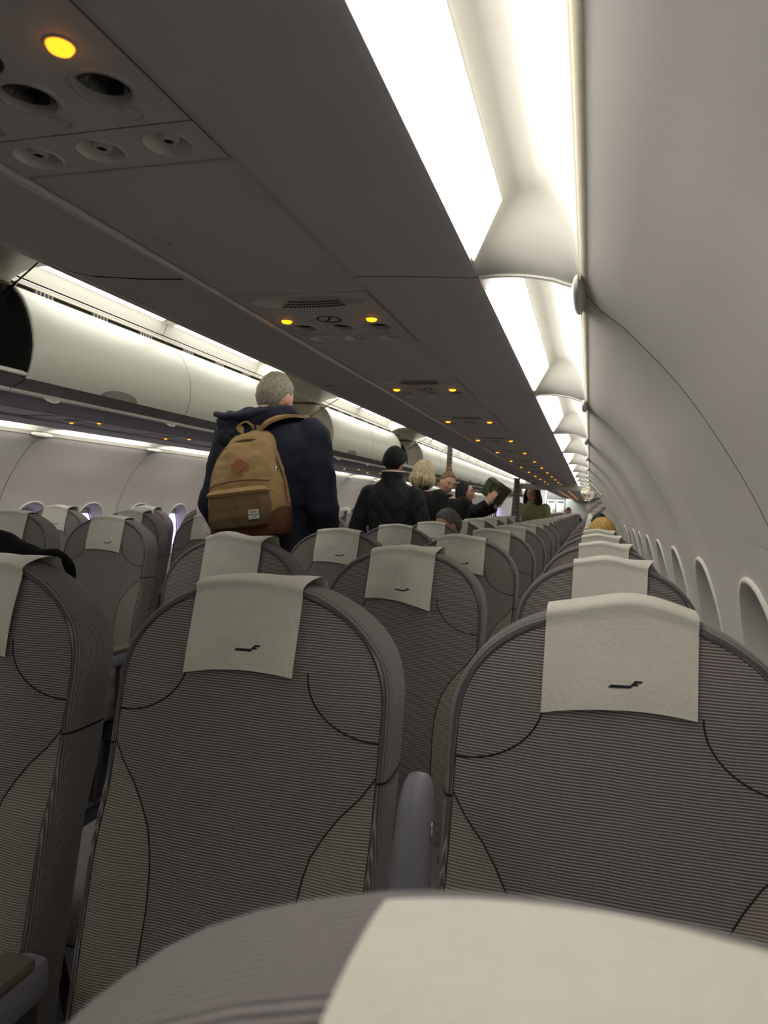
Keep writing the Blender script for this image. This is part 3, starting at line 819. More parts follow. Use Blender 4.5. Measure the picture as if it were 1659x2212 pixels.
SPECIAL = {
    (0, 0): dict(w=.212, drop_l=.14, drop_r=.14, seed=3, xoff=.036, wr=.002, stiff=0, up=.0015),
    (0, 1): dict(w=.180, drop_l=.134, drop_r=.125, seed=11, wr=.004, bump=(.02, .055, .011), xoff=-.005, tilt=0, logo_x=.008),
    (1, 1): dict(w=.168, drop_l=.138, drop_r=.133, seed=5, wr=.003, xoff=-.012, flap=.010, logo_x=.012),
    (2, 1): dict(w=.172, drop_l=.150, drop_r=.150, seed=8, wr=.003, xoff=.0, flap=.015),
    (1, 2): dict(w=.172, drop_l=.132, drop_r=.155, seed=21, wr=.012, xoff=-.008, logo_x=.01, flap=.012),
    (2, 2): dict(w=.172, drop_l=.15, drop_r=.15, seed=31, wr=.006, flap=.02, bump=(-.04, .04, .012)),
    (3, 3): dict(w=.172, drop_l=.15, drop_r=.155, seed=41, wr=.004, logo_x=.022),
    (4, 3): dict(w=.172, drop_l=.16, drop_r=.15, seed=43, wr=.005, logo=False),
}
def variant(kind, v):
    key = (kind, v)
    if key not in protos:
        r = make_seat(kind)
        rr = random.Random(100+v)
        cover(r, w=rr.uniform(.168, .184), drop_l=rr.uniform(.128, .145), drop_r=rr.uniform(.128, .145), seed=v, wr=rr.uniform(.003, .007), logo=(kind < 2), xoff=rr.uniform(-.01, .01), bump=(rr.uniform(-.04, .04), .04, rr.uniform(0, .009)), flap=rr.choice((0, 0, .015)))
        armrest(r, .246)
        protos[key] = [r, False]
    pr = protos[key]
    if not pr[1]: pr[1] = True; return pr[0]
    return copy_tree(pr[0])
near = make_seat(0); used_near = [False]
for r in range(0, 29):
    for c in range(6):
        if r == 0 and c != 0: continue
        if c >= 3 and (r < 2 or r > 14): continue
        x, _ = COLS[c]; y = ROW1+(r-1)*ROWP
        if r == 0: x, y = 1.506, .158
        z = 0
        if (c, r) in SPECIAL:
            if not used_near[0]: o = near; used_near[0] = True; 
            else:
                o = near.copy(); C.objects.link(o)
                for ch in near.children:
                    if ch.name.split('.')[0] in ('headrest_cover', 'armrest'): continue
                    copy_tree(ch, o)
            cover(o, **SPECIAL[(c, r)])
            if (c, r) == (1, 1): armrest(o, .270, up=True)
            elif (c, r) != (0, 0): armrest(o, .246)
        else:
            kind = 1 if r < 9 else 2
            o = variant(kind, (r*5+c*3) % 5 if kind == 1 else (r+c) % 3)
        o.location = (x, y, .008 if r == 0 else z); seat_label(o, c, r)
# ------------------------------------------------------------------ people
def remesh(o, vox, smooth=4, disp=0, dscale=.12, seed=0):
    md = o.modifiers.new('remesh', 'REMESH'); md.mode = 'VOXEL'; md.voxel_size = vox; md.use_smooth_shade = True
    if smooth:
        sm = o.modifiers.new('smooth', 'SMOOTH'); sm.iterations = smooth; sm.factor = .5
    if disp:
        tx = bpy.data.textures.new('folds', 'CLOUDS'); tx.noise_scale = dscale; tx.noise_depth = 2
        dm = o.modifiers.new('folds', 'DISPLACE'); dm.texture = tx; dm.strength = disp; dm.mid_level = .5; dm.texture_coords = 'GLOBAL'
    return o
def head_pt(d):
    x, y, z = d
    a, c = .075, .116; b = .090 if y > 0 else .100
    if z < 0:
        k = (-z); fx = 1-.30*k**1.4; fy = 1-.05*k if y > 0 else 1-.38*k**1.1
    else: fx = 1-.04*z; fy = 1
    p = Vector((a*x*fx, b*y*fy, c*z))
    if y > .15:
        w = sstep(.15, .5, y); X, Z = p.x, p.z
        g = lambda u, s_: exp(-(u/s_)**2)
        dy = .019*g(X, .011)*(g(Z+.034, .014)+.55*g(Z+.010, .018))
        dy -= .011*g(abs(X)-.031, .014)*g(Z-.003, .012)
        dy += .005*g(abs(X)-.028, .022)*g(Z-.023, .009)
        dy += .005*g(X, .022)*(g(Z+.064, .006)+g(Z+.077, .006))
        dy += .007*g(X, .024)*g(Z+.102, .014)
        dy += .005*g(abs(X)-.045, .016)*g(Z+.026, .018)
        p.y += dy*w
    return p
def head_dir(u, v): return Vector((cos(2*pi*u)*sin(pi*v), sin(2*pi*u)*sin(pi*v), cos(pi*v)))
class Person:
    def __init__(s, label, loc, yaw, H, group=None, head=(0, 0, 0), seated_top=None, name='person'):
        s.root = empty(name, loc, yaw); tag(s.root, label, 'person', group)
        s.H = H; s.dz = 0 if seated_top is None else seated_top-H; s.seated = seated_top is not None; s.z0 = (.50-s.dz)/H if s.seated else .44
        s.hc = Vector((0, .015, H-.112+s.dz))
        s.R = Matrix.Rotation(head[0], 3, 'Z') @ Matrix.Rotation(head[1], 3, 'X') @ Matrix.Rotation(head[2], 3, 'Y')
        H_ = H
        s.sh = {q: Vector((q*.108*H_, -.005, .805*H_+s.dz)) for q in (1, -1)}
        s.el = {q: Vector((q*.142*H_, -.03, .63*H_+s.dz)) for q in (1, -1)}
        s.wr = {q: Vector((q*.135*H_, .05, .485*H_+s.dz)) for q in (1, -1)}
        s.hand = {1: None, -1: None}
    def W(s, p): return s.hc+s.R @ Vector(p)
    def torso(s, mb, z0, z1, infl, wide=1.0, lean=0):
        tab = [(.44, .092, .060), (.50, .098, .068), (.55, .095, .066), (.62, .085, .060), (.68, .092, .066), (.74, .102, .070), (.78, .108, .064), (.81, .100, .054), (.835, .062, .044), (.85, .036, .036)]
        rings = []; n = 24; steps = 16
        for k in range(steps+1):
            f = lerp(z0, z1, k/steps)
            hw = interp([(a, b) for a, b, c in tab], f)*s.H*wide+infl; hd = interp([(a, c) for a, b, c in tab], f)*s.H+infl
            rings.append([(abs(cos(t))**.8*hw*(1 if cos(t) > 0 else -1), abs(sin(t))**.9*hd*(1 if sin(t) > 0 else -1)-.012, f*s.H+s.dz) for t in [2*pi*i/n for i in range(n)]])
        mb.loft(rings)
    def arm(s, mb, q, infl, t_end=1.0, r=(.050, .046, .040, .036, .027)):
        a, e, w = s.sh[q], s.el[q], s.wr[q]
        pts = [a, a.lerp(e, .5), e, e.lerp(w, .5), e.lerp(w, t_end)]
        mb.tube(pts, [x+infl for x in r], 14); mb.ball(a, r[0]+infl, 12, 8); mb.ball(e, r[2]+infl, 12, 8)
    def legs(s, mb, infl):
        H = s.H
        for q in (1, -1):
            hip = Vector((q*.052*H, 0, .50*H+s.dz))
            if s.seated: kn = Vector((q*.07*H, .42, .545)); an = Vector((q*.07*H, .40, .09)); hip.z = max(.555, hip.z-.03)
            else: kn = Vector((q*.056*H, .02, .28*H)); an = Vector((q*.058*H, -.01, .05*H))
            mb.tube([hip, hip.lerp(kn, .5), kn, kn.lerp(an, .4), an], [.082+infl, .070+infl, .054+infl, .050+infl, .036+infl], 14); mb.ball(kn, .054+infl, 12, 8)
    def add_hand(s, mb, q):
        w = s.wr[q]; info = s.hand[q]
        f = (w-s.el[q]).normalized() if not info else Vector(info[0]).normalized()
        n = Vector((-q, 0, 0)) if not info else Vector(info[1]); n = (n-f*n.dot(f)).normalized(); side = f.cross(n)
        if info and len(info) > 3: side = side*info[3]
        curl = .5 if not info else info[2]
        M_ = Matrix((side, f, n)).transposed()
        mb.ball(w+f*.045, (.041, .052, .015), 14, 10, M_)
        for i, (o, L) in enumerate(((-.030, .058), (-.010, .070), (.011, .076), (.031, .066))):
            b = w+f*.085+side*o; pts = [b-f*.02, b]; dirv = f.copy(); 
            for k in range(3):
                dirv = (Matrix.Rotation(curl*(.6 if k == 0 else 1), 3, side) @ dirv).normalized() if False else (dirv*cos(curl*.6)+n*sin(curl*.6)).normalized()
                pts.append(pts[-1]+dirv*L*(.42, .33, .25)[k])
            mb.tube(pts, [.0092, .0092, .0085, .0078, .0058], 8)
        tb = w+f*.03+side*.036
        mb.tube([tb-side*.012, tb+f*.026+side*.016+n*.006, tb+f*.052+side*.022+n*.016, tb+f*.072+side*.020+n*.024], [.012, .0105, .0095, .007], 8)
    def body(s, skin, vox=.0075):
        mb = MB(); nu, nv = 56, 44
        vs = [s.W(head_pt(Vector((0, 0, 1))))]
        mb.grid(lambda u, v: s.W(head_pt(head_dir(u, lerp(.015, .985, v)))), nu, nv, cu=True)
        n0 = len(mb.v); mb.f.append(tuple(range(nu-1, -1, -1))); mb.f.append(tuple(n0-nu+i for i in range(nu)))
        nb = Vector((0, -.012, .825*s.H+s.dz))
        mb.tube([s.W((0, -.02, -.03)), s.W((0, -.022, -.085)), nb, nb-Vector((0, 0, .05))], [.052, .054, .060, .075], 16)
        for q in (1, -1):
            mb.ball(s.W((q*.074, -.008, -.008)), (.008, .018, .030), 12, 8, s.R @ Matrix.Rotation(q*-.35, 3, 'Z'))
        s.torso(mb, s.z0, .85, -.004)
        for q in (1, -1):
            s.arm(mb, q, -.002); s.add_hand(mb, q)
        s.legs(mb, -.004)
        o = mb.build('body', skin, s.root); remesh(o, vox, 2); s.skin = skin; return o
    def shoes(s):
        for q in (1, -1):
            x = q*.058*s.H; y = .44 if s.seated else .04
            MB().rbox(x-.045, x+.045, y-.12, y+.15, 0.0, .085, .03, 3).build('shoe', M['shoe'], s.root)
    def trousers(s, m, vox=.012):
        mb = MB(); s.legs(mb, .014); s.torso(mb, max(.45, s.z0+.005), max(.58, s.z0+.06), .012); remesh(mb.build('trousers', m, s.root), vox, 3); s.shoes()
    def top(s, m, infl=.022, z0=.42, z1=.838, vox=.011, disp=.012, name='jacket', wide=1.0, extra=None, t_end=.98, dscale=.12):
        mb = MB(); s.torso(mb, max(z0, s.z0+.01), z1, infl, wide)
        for q in (1, -1): s.arm(mb, q, infl, t_end, r=(.054, .050, .044, .040, .034))
        if extra: extra(mb)
        o = mb.build(name, m, s.root); remesh(o, vox, 4, disp, dscale); return o
    def collar(s, m, z=.835, r=.068, h=.06, name='collar'):
        zc = z*s.H+s.dz
        MB().grid(lambda u, v: ((r+.012*v*(1-v))*cos(2*pi*u), (r*1.05+.012*v*(1-v))*sin(2*pi*u)-.015, zc+h*v), 24, 4, cu=True).build(name, m, s.root)
    def hair_cap(s, m, off=.010, front=62, side=84, back=128, name='hair', rough=.004, seed=0):
        """cap of hair over the skull down to a hairline"""
        mb = MB(); nu, nv = 56, 26
        def lim(a):     # a = angle from the face direction, 0..pi
            d = abs(a)*180/pi
            return radians(interp([(0, front), (35, front+2), (62, side-14), (80, side), (105, side+6), (130, back), (180, back)], d))
        def fn(u, v, k=0):
            a = 2*pi*u-pi/2; a = (a+pi) % (2*pi)-pi
            ph = lim(a)*v; d = Vector((sin(a)*sin(ph), cos(a)*sin(ph), cos(ph)))
            nz = noise.noise(d*14+Vector((seed, 0, 0)))
            t = (off+rough*nz)*(1-.75*sstep(.86, 1, v))
            p = head_pt(d); return s.W(p+p.normalized()*(t-k))
        mb.grid(lambda u, v: fn(u, max(.002, v)), nu, nv, cu=True)
        mb.grid(lambda u, v: fn(u, lerp(.88, 1, v), .012), nu, 2, cu=True, flip=True)
        return mb.build(name, m, s.root, angle=80)
    def strands(s, m, n, length, az=(45, 180), spread=.012, wave=.008, r=.0065, seed=1, start=(6, 40), flare=.02, name='hair_strands', parent=None, part=0):
        rnd = random.Random(seed); mb = MB()
        for k in range(n):
            q = rnd.choice((-1, 1)); a = radians(rnd.uniform(*az))*q
            ph0 = radians(rnd.uniform(*start)); ph1 = radians(rnd.uniform(86, 98)); pts = []; rr = []
            ox = rnd.uniform(.004, spread+.008); w0 = rnd.uniform(0, 6); L = length*rnd.uniform(.78, 1.1)
            for i in range(7):
                ph = lerp(ph0, ph1, i/6); d = Vector((sin(a)*sin(ph), cos(a)*sin(ph), cos(ph))); p = head_pt(d)
                pts.append(p+p.normalized()*(ox+.003*sin(w0+i)))
            base = pts[-1]; out = Vector((sin(a), cos(a), 0))
            for i in range(1, 9):
                t = i/8; w = Vector((sin(w0+t*9), cos(w0*1.7+t*8), 0))*wave*t
                pts.append(base+out*(flare*sin(pi*min(1, t*1.1))*.9-.03*t*t)+Vector((0, -.012*t, -L*t))+w)
            m_ = len(pts)
            mb.tube([s.W(p) for p in pts], [r*(.55+.45*sin(pi*min(1, .12+i/m_)))*(1 if i < m_-2 else .5) for i in range(m_)], 6)
        o = mb.build(name, m, parent or s.root, angle=80); o['kind'] = 'stuff'; return o
    def face(s, lips=True, brow='hair_black', glasses=False):
        for q in (1, -1):
            e = MB().ball(s.W((q*.031, .079, .003)), (.0125, .009, .0075), 12, 8, s.R).build('eye', M['trim'], s.root)
            MB().ball(s.W((q*.031, .0855, .003)), (.0055, .004, .0058), 10, 8, s.R).build('iris', M['eye'], e)
            MB().tube([s.W((q*x, y, z)) for x, y, z in ((.014, .094, .021), (.030, .0925, .026), (.048, .080, .021))], [.003, .0034, .002], 6).build('eyebrow', M[brow], s.root)
        if lips:
            MB().tube([s.W((x, y, z)) for x, y, z in ((-.022, .083, -.070), (-.010, .0925, -.0675), (0, .0945, -.069), (.010, .0925, -.0675), (.022, .083, -.070))], [.002, .005, .0052, .005, .002], 8).build('lips', M['lips'], s.root)
        if glasses:
            mb = MB()
            for q in (1, -1):
                mb.tube([s.W((q*.033+.024*cos(t), .100-.006*abs(cos(t)), -.002+.020*sin(t))) for t in [2*pi*i/20 for i in range(21)]], .0013, 6)
                mb.tube([s.W((q*.056, .095, .004)), s.W((q*.078, .05, .006)), s.W((q*.080, -.01, .0))], .0013, 6)
            mb.tube([s.W((-.010, .102, .002)), s.W((.010, .102, .002))], .0013, 6)
            mb.build('glasses', M['frame'], s.root)

# man with the tan backpack
p1 = Person('grey-haired man in a navy hooded jacket, seen from behind, tan backpack on one shoulder', (.085, 3.0, 0), 0, 1.915, head=(-.22, -.22, .03))
p1.hc += Vector((-.02, .045, -.078))
p1.sh = {q: Vector((q*.195, -.005, 1.545)) for q in (1, -1)}
p1.el[1] = Vector((.270, -.03, 1.22)); p1.wr[1] = Vector((.235, .13, .97)); p1.el[-1] = Vector((-.262, -.03, 1.22)); p1.wr[-1] = Vector((-.215, .15, .97))
p1.body(M['skin'])
def hood(mb):
    for c, r in (((-.03, -.105, 1.610), (.115, .060, .050)), ((-.12, -.105, 1.585), (.095, .060, .055)), ((-.165, -.095, 1.600), (.065, .055, .045)), ((.07, -.065, 1.625), (.075, .060, .050)), ((-.095, -.130, 1.530), (.115, .045, .055)), ((0, -.01, 1.62), (.095, .095, .055)), ((.0, .0, 1.655), (.078, .078, .028))):
        mb.ball(c, r, 18, 12, Matrix.Rotation(-.18, 3, 'Y'))
p1.top(M['jacket_navy'], .030, .38, .850, disp=.022, dscale=.10)
hd = MB(); hood(hd); h1 = hd.build('hood', M['jacket_navy'], p1.root); remesh(h1, .009, 3, .035, .07)
MB().tube([(-.225, -.12, 1.625), (-.16, -.155, 1.610), (-.06, -.165, 1.612), (.03, -.145, 1.635), (.095, -.09, 1.655), (.105, .0, 1.66)], [.012, .016, .017, .016, .013, .008], 10).build('hood_edge', M['jacket_navy'], p1.root)
p1.trousers(M['trousers'])
p1.hair_cap(M['hair_grey'], .007, 60, 84, 128, rough=.006)
# backpack: local y is outward from the back, z up, slightly tilted
bp = empty('backpack', (.115, 2.845, 1.085)); bp.rotation_euler = (radians(-4), radians(-9), radians(4)); bp.scale = (1, 1, .94); tag(bp, 'tan canvas backpack with brown leather base hanging from the man\'s right shoulder', 'backpack')
def bag_ring(z, hw, y0, y1, e=.55, n=40, dx=0):
    cy, hy = (y0+y1)/2, (y1-y0)/2
    return [(dx+hw*abs(cos(t))**e*(1 if cos(t) > 0 else -1), cy+hy*abs(sin(t))**e*(1 if sin(t) > 0 else -1), z) for t in [2*pi*i/n for i in range(n)]]
def bag_prof(tab, e=.55):
    return [bag_ring(z, hw, y0, y1, e, dx=dx) for z, hw, y0, y1, dx in tab]
m = MB().loft(bag_prof([(.0, .10, -.10, .0, 0), (.006, .150, -.145, .02, 0), (.04, .166, -.165, .03, 0), (.10, .170, -.17, .03, 0), (.20, .166, -.165, .03, 0), (.28, .155, -.155, .03, 0), (.36, .134, -.135, .03, .004), (.42, .112, -.112, .03, .012), (.46, .092, -.085, .03, .02), (.485, .062, -.05, .02, .028), (.492, .03, -.02, .01, .03)]))
mbag = remesh(m.build('main_bag', M['tan'], bp), .007, 4, .022, .07)
m = MB().loft(bag_prof([(-.004, .10, -.10, .0, 0), (.001, .153, -.148, .022, 0), (.035, .170, -.168, .033, 0), (.075, .173, -.173, .033, 0)]))
for i, v in enumerate(m.v):
    if v[2] > .05: m.v[i] = (v[0], v[1], v[2]+.045*sstep(.10, .17, abs(v[0])))
m.build('leather_base', M['leather'], bp)
m = MB().loft(bag_prof([(.035, .08, -.19, -.13, -.005), (.040, .118, -.205, -.12, -.005), (.08, .132, -.218, -.12, -.005), (.14, .130, -.216, -.12, -.005), (.185, .126, -.210, -.12, -.005), (.205, .112, -.19, -.12, -.005), (.21, .08, -.17, -.12, -.005)], .5))
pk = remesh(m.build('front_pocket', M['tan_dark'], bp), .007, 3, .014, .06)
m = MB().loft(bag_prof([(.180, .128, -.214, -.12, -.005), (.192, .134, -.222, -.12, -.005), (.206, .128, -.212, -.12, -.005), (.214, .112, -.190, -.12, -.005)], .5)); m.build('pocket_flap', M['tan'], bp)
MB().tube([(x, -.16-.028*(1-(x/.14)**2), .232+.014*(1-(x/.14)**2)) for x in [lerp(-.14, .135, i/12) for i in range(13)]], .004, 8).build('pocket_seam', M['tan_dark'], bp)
def bagface(x, z, o): return (x, -.158-.012*(1-(x/.15)**2)+(.14*(z-.28) if z > .28 else 0)*.9-o, z)
MB().prism([(0, -.030), (.043, 0), (0, .030), (-.043, 0)], .012, .016, lambda x, z, o: bagface(x+.012, z+.315, o)).build('diamond_patch', M['leather_tan'], bp, smooth=False)
lab = MB().rbox(.052, .098, -.2215, -.2185, .066, .108, .001, 1).build('label_patch', M['white_label'], bp, smooth=False)
def text(body, size, m, parent, loc, rot, name, ext=.0003):
    cu = bpy.data.curves.new(name, 'FONT'); cu.body = body; cu.size = size; cu.align_x = 'CENTER'; cu.align_y = 'CENTER'; cu.extrude = ext
    tmp = bpy.data.objects.new(name, cu); C.objects.link(tmp)
    me = bpy.data.meshes.new_from_object(tmp.evaluated_get(bpy.context.evaluated_depsgraph_get()))
    bpy.data.objects.remove(tmp); me.materials.clear(); me.materials.append(m)
    o = link(name, me, parent, loc); o.rotation_euler = rot; return o
text('Herschel', .0115, M['ink'], lab, (.075, -.2222, .087), (pi/2, 0, 0), 'label_print')
m = MB()
for z0, z1, hw in ((.1025, .1035, .021), (.0705, .0715, .021), (.0955, .098, .012), (.0765, .079, .010)): m.box(.075-hw, .075+hw, -.2221, -.2214, z0, z1)
m.build('label_lines', M['ink'], lab, smooth=False)
def band(pts, w, t, nrm):
    """flat webbing strap: rectangle swept along pts, nrm = list of surface normals"""
    rings = []
    P_ = [Vector(p) for p in pts]
    for i, p in enumerate(P_):
        tg = (P_[min(i+1, len(P_)-1)]-P_[max(i-1, 0)]).normalized(); n = Vector(nrm[i] if isinstance(nrm, list) else nrm); n = (n-tg*n.dot(tg)).normalized(); b = tg.cross(n)
        rings.append([p+b*w/2+n*t/2, p+b*w/2-n*t/2, p-b*w/2-n*t/2, p-b*w/2+n*t/2])
    return MB().loft(rings)
def cr(pts, n=6):   # Catmull-Rom
    P_ = [Vector(p) for p in pts]; P_ = [P_[0]*2-P_[1]]+P_+[P_[-1]*2-P_[-2]]; out = []
    for i in range(1, len(P_)-2):
        for k in range(n):
            t = k/n; a, b, c, d = P_[i-1:i+3]
            out.append(.5*((2*b)+(c-a)*t+(2*a-5*b+4*c-d)*t*t+(3*b-a-3*c+d)*t**3))
    return out+[P_[-2]]
sp = cr([(.035, -.025, .47), (.090, -.040, .520), (.150, -.012, .548), (.192, .05, .556), (.212, .13, .545), (.215, .21, .48), (.21, .28, .40), (.20, .29, .28)])
band(sp, .058, .013, [(0, -.6, 1) if p.z > .5 and p.y < .1 else (0, .8, .6) if p.y > .1 else (0, -1, .4) for p in sp]).build('shoulder_strap', M['tan'], bp, angle=50)
sp2 = cr([(-.10, .035, .40), (-.115, .03, .30), (-.12, .04, .18), (-.13, .01, .06)])
band(sp2, .055, .012, (0, 1, 0)).build('shoulder_strap', M['tan'], bp, angle=50)
hp = cr([(.002, -.03, .462), (-.022, -.045, .495), (-.028, -.045, .525), (.0, -.04, .540), (.030, -.03, .515), (.042, -.02, .475)])
band(hp, .030, .006, [(0, -1, 0) if i < 3 else (0, -.4, 1) for i in range(len(hp))]).build('carry_handle', M['tan'], bp, angle=50)
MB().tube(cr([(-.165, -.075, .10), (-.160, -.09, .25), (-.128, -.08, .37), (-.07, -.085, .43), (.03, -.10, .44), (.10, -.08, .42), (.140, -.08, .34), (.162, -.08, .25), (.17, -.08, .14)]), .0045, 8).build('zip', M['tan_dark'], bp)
MB().rbox(.142, .150, -.115, -.105, .27, .30, .002, 1).build('zip_pull', M['metal'], bp)

# man in quilted jacket and knit hat
p2 = Person('man in a black diamond-quilted jacket and black knit hat, seen from behind in the aisle', (-.055, 5.6, 0), 0, 1.66, head=(-.1, -.05, 0))
p2.hc += Vector((0, .02, .036)); p2.sh = {q: Vector((q*.182, -.005, 1.320)) for q in (1, -1)}
p2.el[1] = Vector((.272, -.02, 1.06)); p2.el[-1] = Vector((-.28, -.02, 1.05)); p2.wr[1] = Vector((.245, .1, .86)); p2.wr[-1] = Vector((-.245, .1, .86))
p2.body(M['skin']); 
def slope(mb): mb.loft([[(a_*cos(t), b_*sin(t)-.012, z) for t in [2*pi*i/24 for i in range(24)]] for z, a_, b_ in ((1.22, .20, .12), (1.33, .205, .118), (1.375, .170, .110), (1.415, .125, .100), (1.45, .092, .092), (1.47, .07, .07))])
p2.top(M['quilt'], .030, .42, .835, disp=.012, extra=slope); p2.trousers(M['trousers'])
p2.collar(M['quilt'], .862, .088, .078); p2.collar(M['trim'], .9065, .0875, .008, 'collar_lining')
p2.hair_cap(M['hair_black'], .006, 62, 90, 130)
p2.hair_cap(M['beanie'], .020, 62, 88, 106, 'knit_hat', .002); p2.hair_cap(M['beanie'], .024, 64, 91, 112, 'hat_cuff', .001)
# blonde woman from behind
p3 = Person('blonde woman with wavy bobbed hair and a black jacket, seen from behind', (-.015, 6.5, 0), radians(-8), 1.644, head=(-.15, -.12, .06))
p3.body(M['skin']); p3.top(M['jacket_black'], .028, .42, .838, disp=.018); p3.trousers(M['trousers']); p3.collar(M['jacket_black'])
p3.hair_cap(M['hair_blond'], .014, 58, 96, 128, rough=.01); p3.strands(M['hair_blond'], 190, .125, (40, 180), .014, .012, .0062, 3, flare=.024)
# woman with a bun
p4 = Person('woman with light brown hair in a high bun, face turned down, behind the blonde woman', (.060, 7.3, 0), pi+.45, 1.60, head=(.22, -.28, -.16))
p4.body(M['skin'], .006); p4.top(M['jacket_black'], .020, .42, .83, disp=.01); p4.trousers(M['trousers'])
p4.collar(M['jacket_black'], .825, .066, .05); p4.hair_cap(M['hair_brown'], .009, 50, 80, 126, rough=.002); p4.face(True, 'hair_brown')
MB().ball(p4.W((0, -.05, .125)), (.036, .036, .030), 16, 12, p4.R).build('hair_bun', M['hair_brown'], p4.root)
# dark-haired woman lifting a green bag
p5 = Person('woman with short black hair and glasses in a dark coat, lifting a green bag', (.125, 8.0, 0), -pi/2-.10, 1.515, head=(.0, .22, .05))
p5.el[-1] = Vector((-.175, .16, 1.19)); p5.wr[-1] = Vector((-.10, .35, 1.26)); p5.hand[-1] = ((.1, .45, .8), (1, .3, 0), .45, -1)
p5.el[1] = Vector((.175, .17, 1.19)); p5.wr[1] = Vector((.14, .31, 1.30)); p5.hand[1] = ((-.05, .5, .8), (-1, .3, 0), .45)
p5.body(M['skin'], .006); p5.top(M['jacket_black'], .022, .42, .835, disp=.012, t_end=.93); p5.trousers(M['trousers'])
p5.hair_cap(M['hair_black'], .013, 50, 94, 128, rough=.004); p5.strands(M['hair_black'], 130, .075, (78, 180), .010, .004, .006, 5, flare=.012); p5.face(True, 'hair_black', True)
sc = MB(); zc = .835*p5.H
sc.grid(lambda u, v: ((.082+.022*cos(2*pi*v))*cos(2*pi*u)*1.05, (.082+.022*cos(2*pi*v))*sin(2*pi*u)-.01, zc+.02+.030*sin(2*pi*v)+.012*sin(2*pi*u)), 28, 12, cu=True, cv=True); sc.build('scarf', M['scarf'], p5.root)
gb = empty('tote_bag', (.475, 8.0, 1.435)); gb.rotation_euler = (radians(8), radians(34), radians(-6)); tag(gb, 'dark green canvas bag held up by the dark-haired woman', 'bag')
m = MB().rbox(-.135, .135, -.085, .085, -.105, .105, .025, 3); remesh(m.build('bag_body', M['bag_green'], gb), .009, 3, .03, .09)
band(cr([(-.07, -.094, .06), (-.05, -.115, -.02), (.0, -.120, -.045), (.05, -.115, -.01), (.07, -.094, .07)]), .022, .004, (0, -1, 0)).build('bag_strap', M['bag_green'], gb)
band(cr([(.02, -.096, .095), (.045, -.104, .03), (.10, -.098, -.03)]), .018, .004, (0, -1, 0)).build('bag_strap', M['bag_green'], gb)
MB().tube([(-.13, -.092, .085), (0, -.097, .088), (.13, -.092, .085)], .004, 6).build('bag_zip', M['seam'], gb)
# woman in the green jumper beyond the divider
p6 = Person('woman with long black hair and glasses in a green jumper, beyond the divider', (.745, 9.745, 0), pi+.05, 1.57, head=(-.42, -.18, -.05))
p6.el[1] = Vector((.235, .02, .99)); p6.wr[1] = Vector((.06, .19, 1.02)); p6.el[-1] = Vector((-.235, .02, .99)); p6.wr[-1] = Vector((-.05, .17, .98))
p6.body(M['skin'], .006); p6.top(M['sweater'], .016, .46, .838, disp=.014, name='jumper'); p6.trousers(M['trousers']); p6.collar(M['sweater'], .83, .066, .06)
p6.hair_cap(M['hair_black'], .013, 48, 92, 130, rough=.003); p6.strands(M['hair_black'], 170, .25, (58, 180), .014, .008, .0068, 7, flare=.030); p6.face(True, 'hair_black', True)
# passengers in seats, facing the camera
def seated(label, x, y, top, hair, skin, yaw=pi, head=(0, 0, 0), coat='jacket_black', face=False, H=1.66, cap=(58, 84, 128), vox=.009, off=.009, lean=0):
    p = Person(label, (x, y, 0), yaw, H, head=head, seated_top=top, group=None)
    p.hc.x -= lean; p.el = {q: Vector((q*.172, .05, .77)) for q in (1, -1)}; p.wr = {q: Vector((q*.10, .24, .70)) for q in (1, -1)}
    p.body(M[skin], vox); p.top(M[coat], .022, .46, .835, vox=.014, disp=.01); p.trousers(M['trousers'], .016); p.hair_cap(M[hair], off, *cap)
    if face: p.face(True, 'hair_salt')
    return p
seated('seated man with short salt-and-pepper hair, eyes and forehead above a seat back', .535, 4.99, 1.228, 'hair_salt', 'skin2', pi-.08, (-.80, -.12, .05), face=True, vox=.006)
p8 = seated('blonde passenger, only the crown of the hair above the window seat', 1.495, 4.98, 1.205, 'hair_yellow', 'skin', pi-.04, (0, -.3, -.15), off=.020, cap=(70, 95, 128), lean=.07)
p8.strands(M['hair_yellow'], 120, .10, (30, 180), .012, .006, .0065, 9)
seated('dark-haired passenger by the right windows, head just above the seats', 1.515, 7.56, 1.235, 'hair_black', 'skin2', pi, (0, -.2, 0), off=.012, lean=.07)
seated('bare-necked passenger with short black hair sitting far down the cabin', 1.06, 19.62, 1.31, 'hair_black', 'skin2', pi, H=1.7, vox=.014, lean=-.12)
for lab, x, y, H, hair, skin, coat, cap in (('passenger with dark brown hair and black coat, standing far down the aisle', .05, 21.4, 1.587, 'hair_black', 'skin', 'jacket_black', None), ('man in a dark flat cap far down the aisle', .02, 19.6, 1.55, 'hair_black', 'skin2', 'jacket_black', 'beanie'), ('bald-headed passenger at the far end of the aisle', -.06, 22.7, 1.63, None, 'skin', 'jacket_navy', None)):
    p = Person(lab, (x, y, 0), radians(200), H); p.body(M[skin], .014); p.top(M[coat], .022, vox=.02, disp=.01); p.trousers(M['trousers'], .02)
    if hair: p.hair_cap(M[hair], .010)
    if cap: p.hair_cap(M[cap], .020, 62, 78, 90, 'cap', .001)

